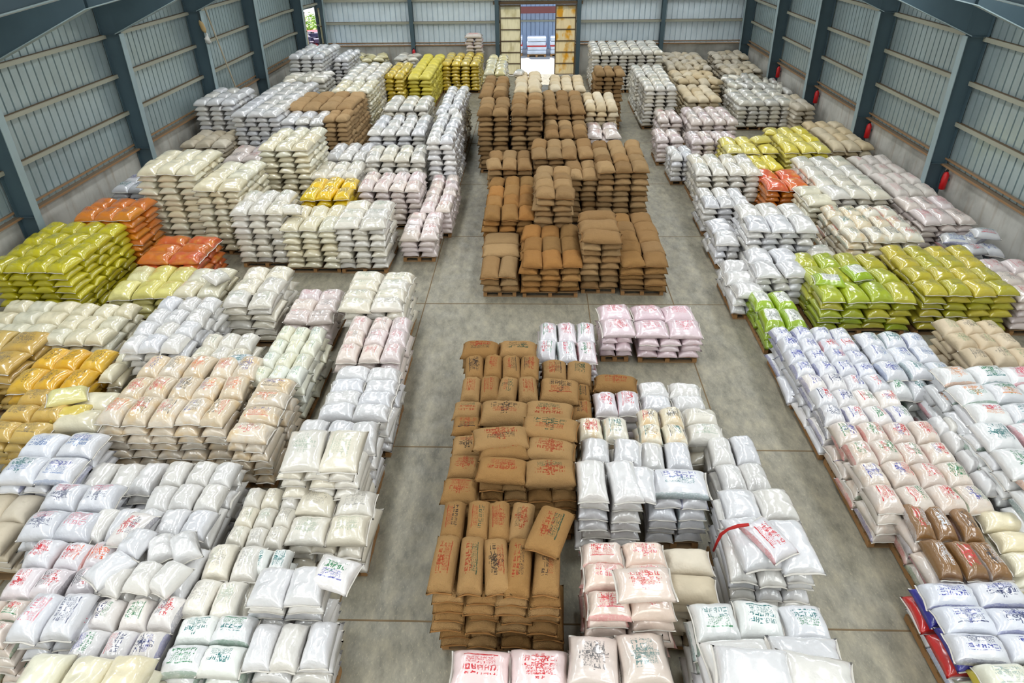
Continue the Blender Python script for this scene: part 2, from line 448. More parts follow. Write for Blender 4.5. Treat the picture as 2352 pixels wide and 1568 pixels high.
# left wall: low masonry, steel cladding above, an open doorway near the far corner
DL = (39.95, 41.55)
wl = MB()
def wall_seg(mb, ya, yb, t=.22):
    ys = sorted({ya, yb} | {p[1] for p in LEFT if ya < p[1] < yb})
    for a, c in zip(ys, ys[1:]):
        xa, xc = xl_at(a), xl_at(c); k = len(mb.v)
        for z in (0, ZS):
            mb.v += [(xa, a, z), (xc, c, z), (xc - t, c, z), (xa - t, a, z)]
        mb.f += [tuple(k + i for i in q) for q in ((3, 2, 1, 0), (4, 5, 6, 7), (0, 1, 5, 4), (1, 2, 6, 5), (2, 3, 7, 6), (3, 0, 4, 7))]
wall_seg(wl, Y0, DL[0]); wall_seg(wl, DL[1], YF)
WL = tag(wl.build('wall_left', M_PLAST), kind='structure')
top = lambda x, y: eave(x)
def lp(ya, yb):
    ys = sorted({ya, yb} | {p[1] for p in LEFT if ya < p[1] < yb})
    return [(xl_at(y) - .03, y) for y in ys]
corr(lp(Y0, DL[0]), lambda x, y: ZS + .06, top, 1).build('cladding', M_CLAD, WL)
corr(lp(DL[1], YF), lambda x, y: ZS + .06, top, 1).build('cladding', M_CLAD, WL)
corr(lp(DL[0], DL[1]), lambda x, y: 3.75, top, 1).build('cladding', M_CLAD, WL)
for z in (2.85, 3.95, 5.08, 6.15):
    g = MB()
    for ya, yb in (((Y0, DL[0]), (DL[1], YF)) if z < 3.7 else ((Y0, YF),)):
        for (xa, a), (xb, c) in zip(lp(ya, yb), lp(ya, yb)[1:]):
            g.beam((xa + .07, a, z), (xb + .07, c, z), .12, .03)
            g.beam((xa + .135, a, z - .045), (xb + .135, c, z - .045), .012, .10)
    g.build('girt', M_GIRT, WL)
g = MB()
for ya, yb in ((Y0, DL[0]), (DL[1], YF)):
    for (xa, a), (xb, c) in zip(lp(ya, yb), lp(ya, yb)[1:]):
        g.beam((xa + .06, a, ZS + .03), (xb + .06, c, ZS + .03), .2, .06)
        g.beam((xa + .03, a, ZS + .18), (xb + .03, c, ZS + .18), .05, .05)
g.build('sill', M_SILL, WL)

# right wall
b = MB(); b.box(XR_, XR_ + .22, Y0, YF, 0, ZS)
WR = tag(b.build('wall_right', M_PLAST), kind='structure')
corr([(XR_ + .03, Y0), (XR_ + .03, YF)], lambda x, y: ZS + .06, top, -1).build('cladding', M_CLAD, WR)
for z in (2.85, 3.95, 5.08, 6.15):
    g = MB(); g.box(XR_ - .09, XR_ + .02, Y0, YF, z - .015, z + .015); g.box(XR_ - .1, XR_ - .088, Y0, YF, z - .10, z + .01)
    g.build('girt', M_GIRT, WR)
g = MB(); g.box(XR_ - .14, XR_ + .08, Y0, YF, ZS, ZS + .06); g.box(XR_ - .06, XR_ + .02, Y0, YF, ZS + .16, ZS + .21)
g.build('sill', M_SILL, WR)

# far wall with the tall sliding door
DX = (-2.05, 2.25); DZ = 3.74
b = MB(); b.box(-12.5, DX[0], YF, YF + .22, 0, ZS); b.box(DX[1], XR_ + .2, YF, YF + .22, 0, ZS)
WF = tag(b.build('wall_far', M_PLAST), kind='structure')
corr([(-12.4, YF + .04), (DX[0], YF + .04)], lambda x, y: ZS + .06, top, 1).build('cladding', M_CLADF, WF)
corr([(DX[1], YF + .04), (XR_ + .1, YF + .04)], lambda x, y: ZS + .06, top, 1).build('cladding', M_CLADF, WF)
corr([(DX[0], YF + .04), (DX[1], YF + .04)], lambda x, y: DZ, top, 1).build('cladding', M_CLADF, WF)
for z in (2.9, 4.05, 5.2, 6.3):
    g = MB()
    for xa, xb in (((-12.3, DX[0]), (DX[1], XR_)) if z < DZ else ((-12.3, XR_),)):
        g.box(xa, xb, YF - .12, YF + .04, z - .02, z + .02); g.box(xa, xb, YF - .13, YF - .11, z - .1, z + .01)
    g.build('girt', M_GIRT, WF)
g = MB()
for xa, xb in ((-12.3, DX[0]), (DX[1], XR_)):
    g.box(xa, xb, YF - .08, YF + .1, ZS, ZS + .05); g.box(xa, xb, YF - .02, YF + .06, ZS + .14, ZS + .18)
g.build('sill', M_SILL, WF)

b = MB(); b.box(-13.3, XR_ + .2, Y0 - .22, Y0, 0, 9.6)
tag(b.build('wall_near', M_CLAD), kind='structure')
# glowing panels added on the unseen near gable, fill for the front faces
M_FILL = NT('gable_fill_glow'); M_FILL.b.inputs['Base Color'].default_value = (.9, .92, .93, 1)
M_FILL.b.inputs['Emission Color'].default_value = (1.0, .97, .92, 1)
M_FILL.b.inputs['Emission Strength'].default_value = GABLE_FILL
for k, (xa, xb) in enumerate(((-11.5, -7.2), (-5.8, -1.4), (1.0, 5.4), (6.6, 11))):
    s_ = MB(); s_.box(xa, xb, Y0 + .005, Y0 + .02, 3.2, 6.6)
    tag(s_.build('window_%d' % (90 + k), M_FILL.m), kind='structure')  # each window here is an added fill panel behind the camera

# roof: two slopes with translucent skylight strips let in
M_SKYL = NT('translucent_skylight'); M_SKYL.b.inputs['Base Color'].default_value = (.9, .93, .95, 1)
M_SKYL.b.inputs['Emission Color'].default_value = (.95, .98, 1.0, 1)
M_SKYL.b.inputs['Emission Strength'].default_value = SKYLIGHT
rf = MB()
for xa, xb in ((-13.4, -.5), (-.5, 12.3)):
    za, zb = eave(xa), eave(xb)
    k = len(rf.v)
    for dz in (0, .08):
        rf.v += [(xa, Y0 - .2, za + dz), (xb, Y0 - .2, zb + dz), (xb, YF + .25, zb + dz), (xa, YF + .25, za + dz)]
    rf.f += [tuple(k + i for i in q) for q in ((0, 3, 2, 1), (4, 5, 6, 7), (0, 1, 5, 4), (2, 3, 7, 6), (1, 2, 6, 5), (3, 0, 4, 7))]
tag(rf.build('ceiling', M_ROOF), kind='structure')
SKYY = [(-6, -3), (-1.5, 1.8), (3.2, 7.6), (9.4, 13.6), (16.4, 20.0), (22.4, 25.6), (28.0, 31.2), (33.4, 36.6), (38.2, 41.2)]
nsk = 0
for ya, yb in SKYY:
    for xc in (-9.6, -4.2, 3.2, 8.6):
        nsk += 1
        x0, x1 = xc - .55, xc + .55
        s_ = MB(); s_.quad((x0, ya, eave(x0) - .015), (x0, yb, eave(x0) - .015), (x1, yb, eave(x1) - .015), (x1, ya, eave(x1) - .015))
        tag(s_.build('window_%d' % nsk, M_SKYL.m), kind='structure')

# portal frames: I-section columns with haunched rafters
def column(x, y, sgn, base=.45, name='steel_column'):
    """x = wall face, sgn = direction into the hall"""
    r = empty(name, (x, y, 0)); tag(r, kind='structure')
    w = MB(); zt = 5.75
    k = 0
    pts = [(0, 0), (base * sgn, 0), ((base + .12) * sgn, 5.1), ((base + .12) * sgn, zt), (0, zt + .6)]
    for dy in (-.008, .008):
        for px, pz in pts: w.v.append((px, dy, pz))
    n = len(pts)
    w.f += [tuple(range(n)), tuple(range(n, 2 * n))[::-1]]
    for i in range(n): w.f.append((i, (i + 1) % n, n + (i + 1) % n, n + i))
    for zz in (1.7, 5.1):
        w.box(min(0, base * sgn), max(0, base * sgn), -.1, .1, zz - .01, zz + .01)
    w.build('web', M_COL, r)
    f = MB(); f.beam((base * sgn, 0, 0), ((base + .12) * sgn, 0, 5.12), .24, .02, up=(1, 0, 0))
    f.build('inner_flange', M_FLG, r)
    f = MB(); f.beam((.012 * sgn, 0, 0), (.012 * sgn, 0, 6.2), .24, .02, up=(1, 0, 0))
    f.build('outer_flange', M_COL, r)
    return r

def rafter(A, B):
    """A, B = inner column faces (x, y)"""
    r = empty('roof_rafter', (0, 0, 0)); tag(r, kind='structure')
    def yy(x): return A[1] + (B[1] - A[1]) * (x - A[0]) / (B[0] - A[0])
    low = [(A[0], 5.12), (A[0] + 3.1, 6.42), (-.5, 8.42), (B[0] - 3.1, 6.42), (B[0], 5.12)]
    up = [(A[0] - .5, eave(A[0] - .5) - .03), (-.5, eave(-.5) - .03), (B[0] + .5, eave(B[0] + .5) - .03)]
    w = MB()
    poly = [(A[0] - .5, 5.12)] + low + [(B[0] + .5, 5.12)] + up[::-1]
    # web in two convex-ish halves made of strips
    xs = sorted({p[0] for p in low} | {A[0] - .5, B[0] + .5})
    def zl(x):
        if x <= low[0][0] or x >= low[-1][0]: return 5.12
        for (xa, za), (xb, zb) in zip(low, low[1:]):
            if xa <= x <= xb: return za + (zb - za) * (x - xa) / (xb - xa)
    for d in (-.008, .008):
        for xa, xb in zip(xs, xs[1:]):
            w.quad((xa, yy(xa) + d, zl(xa)), (xb, yy(xb) + d, zl(xb)), (xb, yy(xb) + d, eave(xb) - .03), (xa, yy(xa) + d, eave(xa) - .03))
    for q in (low[1], low[3]):
        w.box(q[0] - .012, q[0] + .012, yy(q[0]) - .11, yy(q[0]) + .11, q[1], eave(q[0]) - .04)
    w.build('web', M_COL, r)
    f = MB()
    for (xa, za), (xb, zb) in zip(low, low[1:]):
        f.beam((xa, yy(xa), za), (xb, yy(xb), zb), .24, .02)
    f.build('lower_flange', M_FLG, r)
    f = MB()
    f.beam((up[0][0], yy(up[0][0]), up[0][1]), (up[1][0], yy(-.5), up[1][1]), .24, .02); f.beam((up[1][0], yy(-.5), up[1][1]), (up[2][0], yy(up[2][0]), up[2][1]), .24, .02)
    f.build('upper_flange', M_COL, r)

FRAMES = [(-1.3, -1.3), (4.4, 4.0), (10.1, 9.3), (15.8, 14.6), (21.75, 19.95), (27.4, 25.3), (32.85, 30.65), (38.9, 35.95)]
for yl, yr in FRAMES:
    column(xl_at(yl) + .02, yl, 1); column(XR_ - .02, yr, -1)
    rafter((xl_at(yl) + .47, yl), (XR_ - .47, yr))
column(XR_ - .02, 41.6, -1)
column(-12.33, 41.75, 1, .3)
for x in (-7.05, -2.2, 2.4, 7.1):
    r = empty('steel_column', (x, YF - .02, 0)); tag(r, kind='structure')
    w = MB(); w.box(-.008, .008, -.3, 0, 0, eave(x) - .1); w.build('web', M_COL, r)
    f = MB(); f.box(-.11, .11, -.32, -.3, 0, eave(x) - .1); f.build('inner_flange', M_COL, r)
    f = MB(); f.box(-.11, .11, -.02, 0, 0, eave(x) - .1); f.build('outer_flange', M_COL, r)

# purlins under the roof sheets
pz = MB()
for i in range(1, 9):
    for sg in (-1, 1):
        x = -.5 + sg * i * 1.45
        pz.box(x - .03, x + .03, Y0, YF, eave(x) - .17, eave(x) - .02)
tag(pz.build('roof_purlin_trim', M_FLG), kind='structure')

# sliding door leaves
def stained_panel(name, a, bcol, amt):
    t = NT(name)
    pos = t.n('ShaderNodeNewGeometry').outputs['Position']
    st = t.n('ShaderNodeMapping', i={'Vector': pos, 'Scale': (1.2, 1, .8)}).outputs[0]
    f = t.ramp(t.noise(1.6, 5, st), [(.5 - amt, (0, 0, 0)), (.62, (1, 1, 1))])
    st2 = t.n('ShaderNodeMapping', i={'Vector': pos, 'Scale': (12, 1, 1.0)}).outputs[0]
    c = t.mix(f, a, bcol)
    c = t.mix(t.math('MULTIPLY', t.ramp(t.noise(1.5, 4, st2), [(.45, (0, 0, 0)), (.8, (1, 1, 1))]), .35), c, srgb(150, 140, 110))
    t.base(c)
    t.b.inputs['Roughness'].default_value = .5
    t.b.inputs['Transmission Weight'].default_value = 0.0
    tr = t.n('ShaderNodeBsdfTranslucent', i={'Color': c})
    mx = t.n('ShaderNodeMixShader', i={0: .55, 1: t.b.outputs[0], 2: tr.outputs[0]})
    out = t.t.nodes['Material Output']
    t.t.links.new(mx.outputs[0], out.inputs['Surface'])
    return t.m
M_LEAFL = stained_panel('translucent_panel', srgb(226, 222, 200), srgb(206, 200, 170), .0)
M_LEAFR = stained_panel('yellow_stained_panel', srgb(224, 214, 186), srgb(214, 176, 70), -.02)
M_RAIL = simple('brown_rail', srgb(96, 78, 56), .8)
def leaf(name, x0, x1, y, mat):
    r = empty(name, ((x0 + x1) / 2, y, 0)); tag(r, kind='structure')
    a, c = -(x1 - x0) / 2, (x1 - x0) / 2
    p = MB(); p.box(a, c, -.006, .006, .04, DZ); p.build('panel', mat, r)
    f = MB(); f.box(a, a + .05, -.05, .05, .02, DZ); f.box(c - .05, c, -.05, .05, .02, DZ); f.build('frame', M_RAIL, r)
    for i in range(7):
        z = .06 + i * (DZ - .12) / 6
        f = MB(); f.box(a, c, -.045, .045, z - .022, z + .022); f.build('rail', M_RAIL, r)
leaf('door_1', -2.05, -.86, YF - .14, M_LEAFL)
leaf('door_2', 1.08, 2.25, YF - .14, M_LEAFR)
f = MB(); f.box(-2.4, 2.6, YF - .22, YF - .02, DZ + .02, DZ + .16)
tag(f.build('door_track_trim', M_RAIL), kind='structure')

# left doorway leaf, slid towards the corner
for nm, yc, ya, yb in (('door_3', 41.7, -.15, .3), ('door_4', 39.4, -.42, .5)):
    r = empty(nm, (xl_at(yc) + .16, yc, 0)); tag(r, kind='structure')
    r.rotation_euler = (0, 0, -.16)
    p = MB(); p.box(-.006, .006, ya, yb, .04, 3.7); p.build('panel', M_LEAFL, r)
    for i in range(5):
        f = MB(); f.box(-.03, .03, ya, yb, .06 + i * .9 - .02, .06 + i * .9 + .02); f.build('rail', M_RAIL, r)

# ---------------------------------------------------------------- outside the doors
M_ASPH = simple('yard_ground', srgb(168, 166, 160), .9, var=.1)
b = MB(); b.box(-60, 60, YF + .2, 90, -.3, -.02)
tag(b.build('yard_floor', M_ASPH), kind='structure')
b = MB(); b.box(-60, -13.5, -10, YF + .2, -.3, -.02)
tag(b.build('side_yard_floor', M_ASPH), kind='structure')
M_OPP = steel('blue_grey_cladding', srgb(160, 176, 200), .5, .1)
bd = empty('warehouse_building', (0, 51.2, 0))
tag(bd, 'blue-grey corrugated shed across the yard, seen through the far door', 'building')
w = corr([(-9, 0), (12, 0)], lambda x, y: 0, lambda x, y: 4.6, 1); w.box(-9, 12, .1, .3, 0, 4.6); w.build('wall', M_OPP, bd)
w = MB(); w.box(-9.3, 12.3, -.9, -.6, 2.35, 2.75); w.build('roof_edge', simple('red_fascia', srgb(116, 62, 58), .6), bd)
w = MB(); w.box(-9, 12, -.15, 0, 1.75, 1.85); w.box(-9, 12, -.15, 0, 3.9, 4.05); w.build('girt', M_GIRT, bd)
M_WRAP = simple('stretch_wrap', srgb(214, 222, 236), .25, var=.25, scale=2.5)
M_WOOD = simple('pallet_wood', srgb(170, 128, 82), .85, var=.25, scale=6)
M_PRED = simple('red_band', srgb(190, 50, 50), .5)
for x, y, w_, lab in ((.05, 48.6, 1.25, 'white wrapped pallet load in the yard behind the far door'),
                      (1.45, 48.7, 1.0, 'second wrapped pallet load, at the right edge of the door opening'),
                      (-1.35, 49.0, .9, 'dark banded wrapped load at the left edge of the door opening')):
    r = empty('wrapped_pallet_load', (x, y, -.02)); tag(r, lab, 'pallet load', 'wrapped loads in the yard')
    c = MB()
    for k in range(4):
        e = .03 * math.sin(k * 2.1)
        c.box(-w_ / 2 + e, w_ / 2 + e, -.5, .5, .15 + k * .26, .15 + k * .26 + .245)
    cm = c.build('wrapped_stack', M_WRAP, r)
    bv = cm.modifiers.new('bevel', 'BEVEL'); bv.width = .06; bv.segments = 2
    c = MB(); c.box(-w_ / 2 - .01, w_ / 2 + .01, -.52, .52, .62, .70); c.build('band', M_PRED, r)
    c = MB()
    for xx in (-w_ / 2, -.07, w_ / 2 - .14): c.box(xx, xx + .14, -.5, .5, 0, .1)
    c.box(-w_ / 2, w_ / 2, -.5, .5, .1, .14); c.build('pallet', M_WOOD, r)

# seen through the left doorway: a hedge and a heap of coloured sacks
M_LEAF = simple('hedge_leaf', srgb(140, 176, 40), .6, var=.4, scale=4)
hb = MB(); rr = random.Random(3)
for i in range(2600):
    c = Vector((rr.uniform(-1.6, 1.6), rr.uniform(-5, 5), 1.9 + rr.uniform(-1.9, 1.6)))
    if abs(c.x) > 1.3 + rr.random() * .3: continue
    d = Vector((rr.gauss(0, 1), rr.gauss(0, 1), rr.gauss(0, 1))).normalized() * rr.uniform(.12, .22)
    e = d.cross(Vector((rr.random(), rr.random(), rr.random()))).normalized() * .09
    hb.quad(c - d, c + e, c + d, c - e)
h = empty('garden_hedge', (-17.0, 56, -.02)); h.scale = (1, 1, .42); tag(h, 'sunlit yellow-green hedge beyond the open left doorway', 'hedge')
hb.build('foliage', M_LEAF, h)
tk = MB()
for i in range(14): tk.tube([(rr.uniform(-1, 1), -4.6 + i * .7, 0), (rr.uniform(-1, 1), -4.6 + i * .7, 2.2)], .05, 6)
tk.build('stem', simple('bark', srgb(90, 70, 50), .9), h)
tr_ = empty('motor_truck', (-15.3, 48.6, 0), .35); tag(tr_, 'red truck with dark load parked outside the left doorway', 'truck')
c = MB(); c.box(-1.1, 1.1, -2.6, 1.0, .4, .92); c.box(-1.1, 1.1, 1.1, 2.6, .4, 1.35)
o = c.build('body', simple('truck_red', srgb(206, 40, 44), .35), tr_); bv = o.modifiers.new('bevel', 'BEVEL'); bv.width = .08; bv.segments = 2
c = MB()
for i in range(26):
    x, y, z = rr.uniform(-.85, .85), rr.uniform(-2.3, .7), .92 + .2 * (i % 3)
    c.box(x - .25, x + .25, y - .3, y + .3, z, z + .22)
c.build('load', simple('dark_load', srgb(70, 62, 90), .6, var=.5, scale=2), tr_)
c = MB(); c.box(-.95, .95, 2.58, 2.62, .9, 1.25); c.box(1.08, 1.12, 1.4, 2.3, .9, 1.25); c.build('window', simple('truck_glass', srgb(40, 50, 60), .1), tr_)
for x in (-1, 1):
    for y in (-1.8, 1.8):
        c = MB(); c.tube([(x - .13, y, .4), (x + .13, y, .4)], .4, 18); c.build('wheel', simple('tyre', srgb(30, 30, 30), .8), tr_)

# ---------------------------------------------------------------- small wall fittings
M_REDX = simple('extinguisher_red', srgb(196, 28, 32), .35, var=.05)
M_BLK = simple('black_rubber', srgb(28, 28, 30), .5)
def extinguisher(x, y, z, sgn, label):
    r = empty('fire_extinguisher', (x, y, z)); tag(r, label, 'fire extinguisher', 'red fire extinguishers hung on the walls')
    c = MB(); c.tube([(0, 0, 0), (0, 0, .02), (0, 0, .42), (0, 0, .48), (0, 0, .52)], [.07, .09, .09, .06, .03], 16); c.build('cylinder', M_REDX, r, True)
    c = MB(); c.box(-.03, .03, -.02, .02, .52, .57); c.box(-.02, .1, -.012, .012, .57, .59); c.build('valve', M_BLK, r)
    c = MB(); c.tube([(-.03, 0, .55), (-.1, 0, .5), (-.12, 0, .35), (-.11, 0, .2)], .012, 8); c.build('hose', M_BLK, r, True)
    c = MB(); c.box(-.005, .005, -.12, -.05, .2, .3) if sgn == 0 else c.box(*((-.16, -.085) if sgn < 0 else (.085, .16)), -.02, .02, .25, .31); c.build('bracket', M_COL, r)
extinguisher(-12.85, 22.15, 1.05, -1, 'red fire extinguisher on the left wall beside the column')
extinguisher(-7.32 + .3, 41.64, 1.0, 0, 'red fire extinguisher on the far wall left of the door')
for y, l in ((19.5, 'nearest red extinguisher on the right wall'), (24.85, 'second nearest red extinguisher on the right wall'),
             (30.15, 'third red extinguisher along the right wall'), (35.5, 'farthest red extinguisher on the right wall')):
    extinguisher(XR_ - .14, y, 1.05, 1, l)
r = empty('hanging_bundle', (-12.35, 27.2, 4.0)); tag(r, 'tan and white rag bundle hanging from a left wall column', 'bundle')
c = MB(); c.tube([(0, 0, 0), (.02, 0, .06), (0, 0, .2), (.03, 0, .34), (0, 0, .42)], [.03, .12, .10, .05, .02], 10); c.build('white_rag', simple('rag_white', srgb(206, 206, 200), .9), r, True)
c = MB(); c.tube([(0, 0, .4), (-.04, 0, .5), (-.1, 0, .72), (-.14, 0, .82)], [.03, .09, .08, .02], 10); c.build('tan_rag', simple('rag_tan', srgb(176, 150, 104), .9), r, True)
c = MB(); c.tube([(-.1, 0, .75), (-.12, 0, 1.1)], .008, 6); c.build('cord', M_BLK, r)
c = MB(); c.tube([(-12.62, 29.5, 1.8), (-12.7, 28.3, 5.3)], .03, 8)
tag(c.build('wooden_pole', simple('pale_pole', srgb(196, 184, 160), .8)), 'thin pale pole leaning against the left wall girts', 'pole')
sp = MB(); sp.tube([(2.36, 6.1, .93), (2.38, 6.09, 1.12), (2.40, 6.07, 1.28), (2.46, 6.03, 1.42), (2.56, 6.0, 1.51), (2.68, 5.98, 1.56)], [.014, .018, .022, .018, .024, .02], 8)
tag(sp.build('red_strap', simple('red_cloth', srgb(170, 24, 20), .7), smooth=True), 'red cloth strap twisted over the left edge of the big white foreground stack', 'strap')

